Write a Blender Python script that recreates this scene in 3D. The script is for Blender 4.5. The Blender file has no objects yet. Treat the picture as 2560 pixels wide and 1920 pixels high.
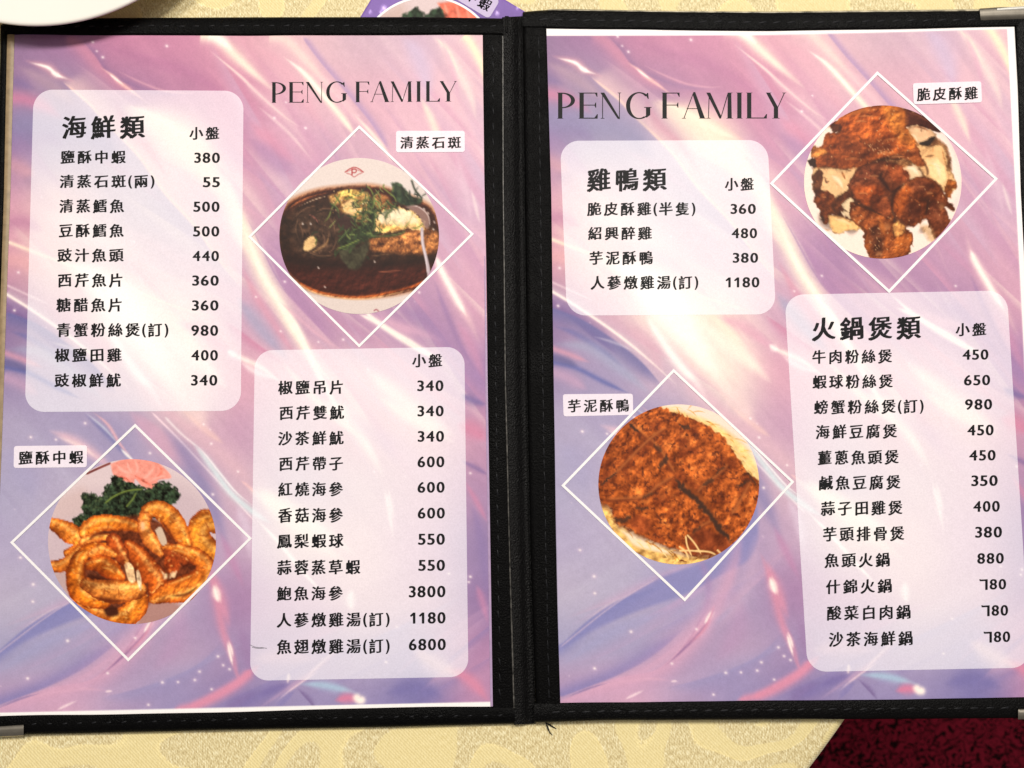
import bpy, math, random
import numpy as np
random.seed(7)
SC = bpy.context.scene
COL = SC.collection

# ------------------------------------------------------------------ camera
F = 2200.0                      # focal length in photo pixels (photo is 2560 x 1920)
TILT = math.radians(3.9)
DIST = 0.3835
MM = 0.001
cam = bpy.data.cameras.new('camera')
cam.sensor_width = 36.0
cam.lens = 36.0 * F / 2560.0
cam.clip_start, cam.clip_end = 0.01, 50.0
CAM = np.array([0.0, -DIST * math.sin(TILT), DIST * math.cos(TILT)])
camo = bpy.data.objects.new('camera', cam)
camo.location = CAM
camo.rotation_euler = (TILT, 0, 0)
cam.dof.use_dof = True
cam.dof.focus_distance = DIST - 0.005
cam.dof.aperture_fstop = 14.0
COL.objects.link(camo)
SC.camera = camo

# ------------------------------------------------------------------ world, lamps, exposure
world = bpy.data.worlds.new('World')
SC.world = world
world.use_nodes = True
bg = world.node_tree.nodes['Background']
bg.inputs[0].default_value = (1.0, 0.93, 0.86, 1)
bg.inputs[1].default_value = 0.17

def area_lamp(name, loc, target, size, power, color):
    l = bpy.data.lights.new(name, 'AREA')
    l.shape = 'DISK'; l.size = size; l.energy = power; l.color = color
    o = bpy.data.objects.new(name, l)
    o.location = loc
    d = np.array(target, float) - np.array(loc, float)
    from mathutils import Vector
    o.rotation_euler = Vector(d).to_track_quat('-Z', 'Y').to_euler()
    COL.objects.link(o)
    return o
area_lamp('overhead_light', (0.52, 0.86, 1.78), (0.0, 0.0, 0.0), 0.32, 23.0, (1.0, 0.95, 0.87))
area_lamp('overhead_light', (-0.40, 0.74, 1.85), (-0.15, 0.0, 0.0), 0.40, 19.0, (1.0, 0.95, 0.87))  # unseen lamp, added to brighten the left page
area_lamp('overhead_light', (0.36, 0.21, 1.55), (0.10, 0.0, 0.0), 0.34, 2.2, (1.0, 0.95, 0.88))
SC.view_settings.view_transform = 'Standard'
SC.view_settings.look = 'None'
SC.view_settings.exposure = 0.06
SC.view_settings.gamma = 1.0
SC.view_settings.use_curve_mapping = False

# ------------------------------------------------------------------ helpers
CT, ST = math.cos(TILT), math.sin(TILT)
def at(px, py, z):
    """photo pixel -> the point of the real plane at height z (metres)"""
    px = np.asarray(px, float); py = np.asarray(py, float); z = np.asarray(z, float)
    X = (px - 1280.0) / F; Y = -(py - 960.0) / F
    dx = X; dy = Y * CT + ST; dz = Y * ST - CT
    t = (z - CAM[2]) / dz
    return np.stack([CAM[0] + t * dx, CAM[1] + t * dy, CAM[2] + t * dz], -1)

def s2l(c):
    c = np.asarray(c, float)
    return np.where(c <= 0.04045, c / 12.92, ((np.maximum(c, 0) + 0.055) / 1.055) ** 2.4)
def rgb(*c):
    return np.array(c, float) / 255.0
def lin(*c):
    v = s2l(rgb(*c)); return (float(v[0]), float(v[1]), float(v[2]), 1.0)

BASES = {}
def thing(name, label, cat, loc, group=None):
    o = bpy.data.objects.new(name, None)
    o.location = loc; o.empty_display_size = 0.02
    COL.objects.link(o)
    o['label'] = label; o['category'] = cat
    if group: o['group'] = group
    BASES[o.name] = np.array(loc, float)
    return o
def root_of(p):
    while p.parent: p = p.parent
    return p
def obj(name, verts, faces, mat, parent=None, colors=None, smooth=False, label=None):
    verts = np.asarray(verts, float).reshape(-1, 3)
    if parent is not None:
        verts = verts - BASES[root_of(parent).name]
    me = bpy.data.meshes.new(name)
    if isinstance(faces, np.ndarray):
        nf, k = faces.shape
        me.vertices.add(len(verts)); me.vertices.foreach_set('co', verts.astype(np.float32).ravel())
        me.loops.add(nf * k); me.loops.foreach_set('vertex_index', faces.astype(np.int32).ravel())
        me.polygons.add(nf)
        me.polygons.foreach_set('loop_start', np.arange(0, nf * k, k, dtype=np.int32))
        me.update(calc_edges=True)
    else:
        me.from_pydata([tuple(v) for v in verts], [], [tuple(int(i) for i in f) for f in faces])
        me.update()
    if colors is not None:
        a = me.color_attributes.new('print', 'FLOAT_COLOR', 'POINT')
        c4 = np.ones((len(verts), 4), np.float32); c4[:, :3] = s2l(np.clip(colors, 0, 1)).reshape(-1, 3)
        a.data.foreach_set('color', c4.ravel())
    if smooth:
        me.polygons.foreach_set('use_smooth', np.ones(len(me.polygons), bool))
    me.materials.append(mat)
    o = bpy.data.objects.new(name, me)
    COL.objects.link(o)
    if parent is not None: o.parent = parent
    if label: o['label'] = label
    return o
def grid_faces(nr, nc, off=0):
    i = np.arange(nr - 1)[:, None] * nc + np.arange(nc - 1)[None, :] + off
    i = i.ravel()
    return np.stack([i, i + nc, i + nc + 1, i + 1], -1)      # rows go down the photo: faces look up
def merge(parts):
    V, Fc, n = [], [], 0
    for v, f in parts:
        v = np.asarray(v, float).reshape(-1, 3)
        V.append(v); Fc.extend([[int(i) + n for i in q] for q in f]); n += len(v)
    return np.concatenate(V), Fc

def smooth_pts(pts, n=12):
    p = np.array(pts, float)
    if len(p) < 3: 
        return np.array([p[0] + (p[-1] - p[0]) * t for t in np.linspace(0, 1, n)])
    q = np.vstack([2 * p[0] - p[1], p, 2 * p[-1] - p[-2]])
    out = []
    for i in range(1, len(q) - 2):
        for t in np.linspace(0, 1, n, endpoint=False):
            a, b, c, d = q[i - 1], q[i], q[i + 1], q[i + 2]
            out.append(0.5 * ((2 * b) + (c - a) * t + (2 * a - 5 * b + 4 * c - d) * t * t + (3 * b - a - 3 * c + d) * t ** 3))
    out.append(p[-1])
    return np.array(out)
def resample(pts, n):
    p = np.array(pts, float)
    d = np.r_[0, np.cumsum(np.hypot(*np.diff(p, axis=0).T))]
    s = np.linspace(0, d[-1], n)
    return np.stack([np.interp(s, d, p[:, 0]), np.interp(s, d, p[:, 1])], -1)

# ------------------------------------------------------------------ node helpers and materials
def new_mat(name):
    m = bpy.data.materials.new(name); m.use_nodes = True
    nt = m.node_tree
    return m, nt, nt.nodes['Principled BSDF']
def N(nt, t, **kw):
    n = nt.nodes.new(t)
    for k, v in kw.items():
        if k in n.inputs.keys(): n.inputs[k].default_value = v
        else: setattr(n, k, v)
    return n
def ramp(nt, stops, interp='LINEAR'):
    r = nt.nodes.new('ShaderNodeValToRGB'); cr = r.color_ramp; cr.interpolation = interp
    while len(cr.elements) < len(stops): cr.elements.new(0.5)
    for e, (p, c) in zip(cr.elements, stops):
        e.position = p; e.color = c if len(c) == 4 else (*c, 1)
    return r
def mixc(nt, fac, a, b, mode='MIX'):
    m = nt.nodes.new('ShaderNodeMix'); m.data_type = 'RGBA'; m.blend_type = mode
    for sock, v in ((m.inputs[0], fac), (m.inputs[6], a), (m.inputs[7], b)):
        if hasattr(v, 'links'): nt.links.new(v, sock)
        else: sock.default_value = v
    return m.outputs[2]
def coords(nt, scale=(1, 1, 1)):
    tc = nt.nodes.new('ShaderNodeTexCoord'); mp = nt.nodes.new('ShaderNodeMapping')
    mp.inputs['Scale'].default_value = scale
    nt.links.new(tc.outputs['Object'], mp.inputs['Vector'])
    return mp.outputs['Vector']

def print_mat(name, gain=(1.04, 1.03, 1.04), rough=0.40, spec=0.16, grain=0.055):
    """printed paper: the ink colours come from the mesh, plus fine toner grain"""
    m, nt, p = new_mat(name)
    a = N(nt, 'ShaderNodeAttribute', attribute_name='print')
    v = coords(nt)
    n1 = N(nt, 'ShaderNodeTexNoise', Scale=1500.0, Detail=2.0, Roughness=0.7)
    nt.links.new(v, n1.inputs['Vector'])
    r = ramp(nt, [(0.30, (1 - grain,) * 3), (0.70, (1 + grain,) * 3)])
    nt.links.new(n1.outputs['Fac'], r.inputs['Fac'])
    c = mixc(nt, 1.0, a.outputs['Color'], r.outputs['Color'], 'MULTIPLY')
    c = mixc(nt, 1.0, c, (gain[0], gain[1], gain[2], 1), 'MULTIPLY')
    nt.links.new(c, p.inputs['Base Color'])
    p.inputs['Roughness'].default_value = rough
    p.inputs['Specular IOR Level'].default_value = spec
    return m
def plain_mat(name, color, rough=0.5, spec=0.4, metal=0.0, var=0.0, scale=400.0, bump=0.0):
    m, nt, p = new_mat(name)
    v = coords(nt)
    n1 = N(nt, 'ShaderNodeTexNoise', Scale=scale, Detail=4.0, Roughness=0.6)
    nt.links.new(v, n1.inputs['Vector'])
    c = np.array(color[:3])
    r = ramp(nt, [(0.3, tuple(c * (1 - var))), (0.7, tuple(c * (1 + var)))])
    nt.links.new(n1.outputs['Fac'], r.inputs['Fac'])
    nt.links.new(r.outputs['Color'], p.inputs['Base Color'])
    p.inputs['Roughness'].default_value = rough
    p.inputs['Specular IOR Level'].default_value = spec
    p.inputs['Metallic'].default_value = metal
    if bump:
        b = N(nt, 'ShaderNodeBump', Strength=bump, Distance=0.0003)
        nt.links.new(n1.outputs['Fac'], b.inputs['Height'])
        nt.links.new(b.outputs['Normal'], p.inputs['Normal'])
    return m
def leather_mat(name, base=0.008, rough=0.42, bump=0.35, spec=0.12):
    m, nt, p = new_mat(name)
    v = coords(nt)
    vo = N(nt, 'ShaderNodeTexVoronoi', Scale=850.0); vo.feature = 'DISTANCE_TO_EDGE'
    nz = N(nt, 'ShaderNodeTexNoise', Scale=900.0, Detail=5.0, Roughness=0.7)
    big = N(nt, 'ShaderNodeTexNoise', Scale=60.0, Detail=4.0)
    for n in (vo, nz, big): nt.links.new(v, n.inputs['Vector'])
    c = ramp(nt, [(0.35, (base * 0.6, base * 0.55, base * 0.6)), (0.62, (base, base * 0.95, base)), (0.78, (base * 2.2, base * 2.1, base * 2.0))])
    nt.links.new(nz.outputs['Fac'], c.inputs['Fac'])
    nt.links.new(c.outputs['Color'], p.inputs['Base Color'])
    rr = ramp(nt, [(0.35, (rough - 0.06,) * 3), (0.65, (rough + 0.14,) * 3)])
    nt.links.new(big.outputs['Fac'], rr.inputs['Fac'])
    nt.links.new(rr.outputs['Color'], p.inputs['Roughness'])
    mul = N(nt, 'ShaderNodeMath', operation='ADD')
    nt.links.new(vo.outputs['Distance'], mul.inputs[0]); nt.links.new(nz.outputs['Fac'], mul.inputs[1])
    b = N(nt, 'ShaderNodeBump', Strength=bump, Distance=0.0004)
    nt.links.new(mul.outputs[0], b.inputs['Height']); nt.links.new(b.outputs['Normal'], p.inputs['Normal'])
    p.inputs['Specular IOR Level'].default_value = spec
    return m

def cloth_mat():
    """yellow damask: satin scrolls woven against a grainy ground"""
    m, nt, p = new_mat('damask')
    v = coords(nt)
    warp = N(nt, 'ShaderNodeTexNoise', Scale=16.0, Detail=1.0)
    nt.links.new(v, warp.inputs['Vector'])
    add = N(nt, 'ShaderNodeVectorMath', operation='MULTIPLY_ADD')
    nt.links.new(warp.outputs['Color'], add.inputs[0])
    add.inputs[1].default_value = (0.05, 0.05, 0.0)
    nt.links.new(v, add.inputs[2])
    pat = N(nt, 'ShaderNodeTexVoronoi', Scale=23.0, Randomness=0.9); pat.feature = 'SMOOTH_F1'
    pat.inputs['Smoothness'].default_value = 0.35
    nt.links.new(add.outputs[0], pat.inputs['Vector'])
    brk = N(nt, 'ShaderNodeTexNoise', Scale=22.0, Detail=1.0)
    nt.links.new(v, brk.inputs['Vector'])
    s0 = N(nt, 'ShaderNodeMath', operation='MULTIPLY'); s0.inputs[1].default_value = 3.0
    nt.links.new(pat.outputs['Distance'], s0.inputs[0])
    sc = N(nt, 'ShaderNodeMath', operation='MULTIPLY_ADD'); sc.inputs[1].default_value = 2.4
    nt.links.new(brk.outputs['Fac'], sc.inputs[0]); nt.links.new(s0.outputs[0], sc.inputs[2])
    fine = N(nt, 'ShaderNodeTexNoise', Scale=900.0, Detail=1.0)
    nt.links.new(v, fine.inputs['Vector'])
    ed = N(nt, 'ShaderNodeMath', operation='MULTIPLY_ADD'); ed.inputs[1].default_value = 0.10
    nt.links.new(fine.outputs['Fac'], ed.inputs[0]); nt.links.new(sc.outputs[0], ed.inputs[2])
    fr = N(nt, 'ShaderNodeMath', operation='FRACT'); nt.links.new(ed.outputs[0], fr.inputs[0])
    mask = ramp(nt, [(0.0, (1, 1, 1)), (0.04, (0, 0, 0)), (0.44, (0, 0, 0)), (0.48, (1, 1, 1)), (0.97, (1, 1, 1))])
    nt.links.new(fr.outputs[0], mask.inputs['Fac'])
    rim = ramp(nt, [(0.40, (0, 0, 0)), (0.455, (1, 1, 1)), (0.50, (0, 0, 0))])
    nt.links.new(fr.outputs[0], rim.inputs['Fac'])
    # weave: diagonal twill threads
    w1 = N(nt, 'ShaderNodeTexWave', Scale=420.0, Distortion=2.2, Detail=2.0); w1.bands_direction = 'DIAGONAL'
    w1.inputs['Detail Scale'].default_value = 3.0
    nt.links.new(v, w1.inputs['Vector'])
    v2 = coords(nt, (2600, 900, 900))
    sp = N(nt, 'ShaderNodeTexNoise', Scale=0.55, Detail=2.0, Roughness=0.7)
    nt.links.new(v2, sp.inputs['Vector'])
    ground = ramp(nt, [(0.32, lin(192, 172, 124)), (0.50, lin(222, 205, 156)), (0.68, lin(247, 237, 198))])
    nt.links.new(sp.outputs['Fac'], ground.inputs['Fac'])
    satin = ramp(nt, [(0.30, lin(226, 207, 148)), (0.7, lin(241, 225, 172))])
    nt.links.new(sp.outputs['Fac'], satin.inputs['Fac'])
    c = mixc(nt, mask.outputs['Color'], satin.outputs['Color'], ground.outputs['Color'])
    tw = ramp(nt, [(0.2, (0.955, 0.955, 0.945)), (0.7, (1.02, 1.02, 1.02))])
    nt.links.new(w1.outputs['Fac'], tw.inputs['Fac'])
    c = mixc(nt, 1.0, c, tw.outputs['Color'], 'MULTIPLY')
    c = mixc(nt, rim.outputs['Color'], c, mixc(nt, 1.0, c, (1.12, 1.12, 1.10, 1), 'MULTIPLY'))
    nt.links.new(c, p.inputs['Base Color'])
    p.inputs['Roughness'].default_value = 0.55
    p.inputs['Specular IOR Level'].default_value = 0.35
    p.inputs['Sheen Weight'].default_value = 0.15
    h = N(nt, 'ShaderNodeMath', operation='MULTIPLY_ADD'); h.inputs[1].default_value = 0.6
    nt.links.new(sp.outputs['Fac'], h.inputs[0]); nt.links.new(w1.outputs['Fac'], h.inputs[2])
    b = N(nt, 'ShaderNodeBump', Strength=0.30, Distance=0.0003)
    nt.links.new(h.outputs[0], b.inputs['Height']); nt.links.new(b.outputs['Normal'], p.inputs['Normal'])
    return m
def carpet_mat():
    m, nt, p = new_mat('carpet')
    v = coords(nt)
    pat = N(nt, 'ShaderNodeTexNoise', Scale=74.0, Detail=0.4, Roughness=0.4, Distortion=1.6)
    nt.links.new(v, pat.inputs['Vector'])
    sc = N(nt, 'ShaderNodeMath', operation='MULTIPLY'); sc.inputs[1].default_value = 3.6
    nt.links.new(pat.outputs['Fac'], sc.inputs[0])
    fr = N(nt, 'ShaderNodeMath', operation='FRACT'); nt.links.new(sc.outputs[0], fr.inputs[0])
    cr = ramp(nt, [(0.0, lin(104, 18, 34)), (0.40, lin(112, 20, 38)), (0.54, lin(22, 5, 8)), (0.80, lin(22, 5, 8)), (0.95, lin(104, 18, 34))])
    nt.links.new(fr.outputs[0], cr.inputs['Fac'])
    pile = N(nt, 'ShaderNodeTexNoise', Scale=520.0, Detail=3.0, Roughness=0.7)
    nt.links.new(v, pile.inputs['Vector'])
    pr = ramp(nt, [(0.3, (0.75, 0.75, 0.75)), (0.7, (1.15, 1.15, 1.15))])
    nt.links.new(pile.outputs['Fac'], pr.inputs['Fac'])
    nt.links.new(mixc(nt, 1.0, cr.outputs['Color'], pr.outputs['Color'], 'MULTIPLY'), p.inputs['Base Color'])
    p.inputs['Roughness'].default_value = 0.95
    p.inputs['Specular IOR Level'].default_value = 0.05
    b = N(nt, 'ShaderNodeBump', Strength=0.6, Distance=0.004)
    nt.links.new(pile.outputs['Fac'], b.inputs['Height']); nt.links.new(b.outputs['Normal'], p.inputs['Normal'])
    return m

M_PRINT = print_mat('printed_paper')
M_PHOTO = print_mat('printed_photo', gain=(1.06, 1.02, 0.98), grain=0.06, spec=0.10)
M_INK = plain_mat('black_ink', (0.009, 0.009, 0.010), rough=0.5, spec=0.12, var=0.25, scale=1200)
M_WHITEINK = plain_mat('white_print', (0.90, 0.87, 0.88), rough=0.45, spec=0.3, var=0.04, scale=1500)
M_LEATHER = leather_mat('black_leatherette', 0.0028, 0.40, 0.6, 0.05)
M_SPINE = leather_mat('worn_leatherette', 0.005, 0.36, 0.9, 0.13)
M_GRAINED = leather_mat('grained_leatherette', 0.0035, 0.38, 0.8, 0.08)
M_BOARD = plain_mat('black_board', (0.004, 0.004, 0.004), rough=0.6, spec=0.05, var=0.3)
M_THREAD = plain_mat('black_thread', (0.010, 0.010, 0.012), rough=0.42, spec=0.16, var=0.6, scale=900)
M_METAL = plain_mat('brushed_metal', (0.42, 0.38, 0.32), rough=0.30, metal=1.0, var=0.12, scale=300)
M_TAN = plain_mat('tan_lining', lin(150, 128, 98), rough=0.45, var=0.22, scale=260)
M_FILM = plain_mat('sleeve_film', (0.25, 0.24, 0.26), rough=0.25, spec=0.6, var=0.1)
M_PORCELAIN = plain_mat('porcelain', (0.86, 0.82, 0.76), rough=0.16, spec=0.5, var=0.01, scale=30)
M_CLOTH = cloth_mat()
M_CARPET = carpet_mat()

# ------------------------------------------------------------------ the setting: table and floor
def tablecloth():
    cx, cy, R = -645.0, -237.0, 3440.0
    c = at(cx, cy, 0.0)
    e = at(cx + R * 0.793, cy + R * 0.61, 0.0)
    rad = float(np.hypot(*(e - c)[:2]))
    na = 360
    ang = np.linspace(0, 2 * math.pi, na, endpoint=False)
    rows = []
    for f in (0.02, 0.2, 0.4, 0.55, 0.7, 0.8, 0.9, 0.96):
        rows.append([(c[0] + rad * f * math.cos(a), c[1] + rad * f * math.sin(a), 0.0) for a in ang])
    for k in range(1, 7):                           # rounded table edge
        t = k / 6 * math.pi / 2; rr = 0.006
        rows.append([(c[0] + (rad - rr + rr * math.sin(t)) * math.cos(a), c[1] + (rad - rr + rr * math.sin(t)) * math.sin(a), -rr + rr * math.cos(t)) for a in ang])
    for k in range(1, 7):                           # hanging folds
        zz = -0.006 - 0.34 * k / 6
        amp = 0.016 * k / 6
        rows.append([(c[0] + (rad - 0.004 - 0.01 * k / 6 + amp * math.sin(a * 34 + math.sin(a * 7))) * math.cos(a),
                      c[1] + (rad - 0.004 - 0.01 * k / 6 + amp * math.sin(a * 34 + math.sin(a * 7))) * math.sin(a), zz) for a in ang])
    V = [p for r in rows for p in r]
    Fc = [list(range(na))]
    for i in range(len(rows) - 1):
        for j in range(na):
            k = (j + 1) % na
            Fc.append([i * na + j, (i + 1) * na + j, (i + 1) * na + k, i * na + k])
    o = obj('tablecloth', V, Fc, M_CLOTH, smooth=True)
    o['label'] = 'yellow damask tablecloth with scroll pattern under the open menu'
    o['category'] = 'tablecloth'
tablecloth()
fl = obj('floor', [(-3, -3, -0.75), (3, -3, -0.75), (3, 3, -0.75), (-3, 3, -0.75)], [[0, 1, 2, 3]], M_CARPET)
fl['kind'] = 'structure'

# ------------------------------------------------------------------ a small painter for what is printed on the paper
rng = np.random.default_rng(3)
def vnoise(h, w, cell, seed, ay=1.0):
    r = np.random.default_rng(seed)
    gy, gx = int(h / (cell * ay)) + 4, int(w / cell) + 4
    g = r.random((gy, gx))
    y = np.arange(h) / (cell * ay); x = np.arange(w) / cell
    iy, ix = y.astype(int), x.astype(int)
    fy, fx = y - iy, x - ix
    fy = (fy * fy * (3 - 2 * fy))[:, None]; fx = (fx * fx * (3 - 2 * fx))[None, :]
    a, b = g[np.ix_(iy, ix)], g[np.ix_(iy, ix + 1)]
    c, d = g[np.ix_(iy + 1, ix)], g[np.ix_(iy + 1, ix + 1)]
    return (a * (1 - fx) + b * fx) * (1 - fy) + (c * (1 - fx) + d * fx) * fy
def fbm(h, w, cell, seed, octs=4, ay=1.0):
    o = np.zeros((h, w)); a, t = 1.0, 0.0
    for k in range(octs):
        o += a * vnoise(h, w, max(cell / 2 ** k, 1.01), seed + k * 17, ay); t += a; a *= 0.55
    return o / t - 0.5

class Canvas:
    def __init__(s, x0, y0, x1, y1, step, color=(200, 200, 200)):
        s.x0, s.y0, s.step = x0, y0, step
        s.xs = np.arange(x0, x1, step); s.ys = np.arange(y0, y1, step)
        s.w, s.h = len(s.xs), len(s.ys)
        s.img = np.ones((s.h, s.w, 3)) * rgb(*color)
    def win(s, xa, ya, xb, yb):
        i0 = max(0, int((xa - s.x0) / s.step)); i1 = min(s.w, int((xb - s.x0) / s.step) + 2)
        j0 = max(0, int((ya - s.y0) / s.step)); j1 = min(s.h, int((yb - s.y0) / s.step) + 2)
        if i1 <= i0 or j1 <= j0: return None
        X, Y = np.meshgrid(s.xs[i0:i1], s.ys[j0:j1])
        return slice(j0, j1), slice(i0, i1), X, Y
    def blend(s, j, i, a, color, mode='mix'):
        a = np.clip(a, 0, 1)[..., None]
        c = rgb(*color) if not isinstance(color, np.ndarray) else color
        d = s.img[j, i]
        if mode == 'screen': s.img[j, i] = d + a * (1 - (1 - d) * (1 - c) - d)
        else: s.img[j, i] = d * (1 - a) + c * a
    @staticmethod
    def dist(X, Y, P):
        best = np.full(X.shape, 1e9); sg = np.zeros(X.shape); tt = np.zeros(X.shape)
        n = len(P) - 1
        for k in range(n):
            a, b = P[k], P[k + 1]; d = b - a; L = d @ d + 1e-9
            t = np.clip(((X - a[0]) * d[0] + (Y - a[1]) * d[1]) / L, 0, 1)
            ex = X - a[0] - t * d[0]; ey = Y - a[1] - t * d[1]
            q = ex * ex + ey * ey
            mk = q < best
            best = np.where(mk, q, best)
            sg = np.where(mk, np.sign(d[0] * (Y - a[1]) - d[1] * (X - a[0])), sg)
            tt = np.where(mk, (k + t) / n, tt)
        return np.sqrt(best), sg, tt
    def stroke(s, pts, wl, color, alpha=1.0, wr=None, ends=(0.38, 0.42), power=2.0, mode='mix', jit=None):
        """soft line; wl / wr = half-widths to the photo's upper-right and lower-left of a line drawn rightwards"""
        P = smooth_pts(pts, 8); wr = wl if wr is None else wr
        R = 2.6 * max(wl, wr)
        w = s.win(P[:, 0].min() - R, P[:, 1].min() - R, P[:, 0].max() + R, P[:, 1].max() + R)
        if w is None: return
        j, i, X, Y = w
        d, sg, t = s.dist(X, Y, P)
        e = np.ones_like(t)  # pale strip: worn seam edge, with its bright highlight put into the colour
        if ends[0] > 0: e *= np.clip(t / ends[0], 0, 1) ** 0.8
        if ends[1] > 0: e *= np.clip((1 - t) / ends[1], 0, 1) ** 0.8
        ws = np.where(sg < 0, wl, wr) * (0.12 + 0.88 * e)
        a = alpha * np.exp(-(d / np.maximum(ws, 0.3)) ** power) * np.minimum(1, e * 1.5)
        if jit is not None: a = a * (1 + jit[j, i])
        s.blend(j, i, a, color, mode)
    def poly(s, pts, color, alpha=1.0, soft=2.0, tex=None, rough=None, smooth=True, vol=0.0):
        P = smooth_pts(list(pts) + [pts[0]], 6 if smooth is True else 3) if smooth else np.array(list(pts) + [pts[0]], float)
        R = 3 * soft + 6
        w = s.win(P[:, 0].min() - R, P[:, 1].min() - R, P[:, 0].max() + R, P[:, 1].max() + R)
        if w is None: return
        j, i, X, Y = w
        d, _, _ = s.dist(X, Y, P)
        ins = np.zeros(X.shape, bool)
        for k in range(len(P) - 1):
            (xa, ya), (xb, yb) = P[k], P[k + 1]
            if ya == yb: continue
            c = ((ya > Y) != (yb > Y)) & (X < (xb - xa) * (Y - ya) / (yb - ya) + xa)
            ins ^= c
        sd = np.where(ins, d, -d)
        if rough is not None: sd = sd + rough[j, i]
        a = alpha * np.clip(0.5 + sd / (2 * soft), 0, 1)
        c = rgb(*color)
        if tex is not None: c = np.clip(c[None, None] * (1 + tex[j, i][..., None] * np.array([1.0, 1.15, 1.2])), 0, 1)
        if vol:
            k = (1 - .34 * np.exp(-np.maximum(sd, 0) / vol))[..., None]
            c = (c if c.ndim == 3 else c[None, None]) * k
        s.blend(j, i, a, c)
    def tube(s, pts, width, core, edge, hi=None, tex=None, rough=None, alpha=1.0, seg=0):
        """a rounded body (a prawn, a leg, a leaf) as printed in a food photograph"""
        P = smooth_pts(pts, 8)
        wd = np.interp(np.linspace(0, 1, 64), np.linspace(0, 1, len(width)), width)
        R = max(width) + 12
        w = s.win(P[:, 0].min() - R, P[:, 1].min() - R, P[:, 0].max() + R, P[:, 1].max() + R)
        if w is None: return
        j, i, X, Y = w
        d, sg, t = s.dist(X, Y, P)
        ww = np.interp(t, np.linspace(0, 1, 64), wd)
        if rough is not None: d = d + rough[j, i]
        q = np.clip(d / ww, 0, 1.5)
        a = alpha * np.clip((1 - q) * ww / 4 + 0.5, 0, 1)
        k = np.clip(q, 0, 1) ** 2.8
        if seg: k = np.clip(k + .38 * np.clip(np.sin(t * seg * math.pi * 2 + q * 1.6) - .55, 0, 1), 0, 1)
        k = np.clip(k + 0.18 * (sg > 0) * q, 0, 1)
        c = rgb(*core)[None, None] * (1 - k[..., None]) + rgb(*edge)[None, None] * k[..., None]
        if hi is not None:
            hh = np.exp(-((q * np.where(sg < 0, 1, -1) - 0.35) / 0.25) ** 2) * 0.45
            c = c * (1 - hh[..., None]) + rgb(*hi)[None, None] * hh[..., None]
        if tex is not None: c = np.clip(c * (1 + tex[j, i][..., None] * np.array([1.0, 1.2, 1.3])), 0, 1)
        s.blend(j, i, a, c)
    def relief(s, cell, amount, seed, octs=4, lo=.12, hi=.30, ay=1.0):
        """crumb and crust of browned food, as the camera that took the printed photo saw it"""
        hgt = fbm(s.h, s.w, cell, seed, octs, ay)
        gy, gx = np.gradient(hgt)
        sh = (gx * .7 + gy); sh = np.clip(sh / (sh.std() + 1e-6), -2.5, 2.5)
        m = np.clip((s.img[..., 0] - s.img[..., 2] - lo) / (hi - lo), 0, 1) * np.clip((.52 - s.img[..., 2]) / .12, 0, 1)
        s.img = np.clip(s.img * (1 + (sh * m * amount)[..., None] * np.array([.85, 1.05, 1.1])), 0, 1)
    def sample(s, x, y):
        fx = np.clip((np.asarray(x) - s.x0) / s.step, 0, s.w - 1.001); fy = np.clip((np.asarray(y) - s.y0) / s.step, 0, s.h - 1.001)
        ix, iy = fx.astype(int), fy.astype(int); tx, ty = (fx - ix)[..., None], (fy - iy)[..., None]
        I = s.img
        return (I[iy, ix] * (1 - tx) + I[iy, ix + 1] * tx) * (1 - ty) + (I[iy + 1, ix] * (1 - tx) + I[iy + 1, ix + 1] * tx) * ty

def homog(src, dst):
    A, b = [], []
    for (x, y), (u, v) in zip(src, dst):
        A.append([x, y, 1, 0, 0, 0, -u * x, -u * y]); b.append(u)
        A.append([0, 0, 0, x, y, 1, -v * x, -v * y]); b.append(v)
    return np.append(np.linalg.solve(np.array(A, float), np.array(b, float)), 1).reshape(3, 3)
def happly(H, x, y):
    d = H[2, 0] * x + H[2, 1] * y + H[2, 2]
    return (H[0, 0] * x + H[0, 1] * y + H[0, 2]) / d, (H[1, 0] * x + H[1, 1] * y + H[1, 2]) / d
# both pages carry the same backdrop: four marks seen on either page tie them together
H_RL = homog([(1436, 156), (2297.6, 1726.5), (2513, 139), (1487, 1671)], [(118, 168), (897.5, 1749.6), (1204, 162), (69.4, 1696)])

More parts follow.
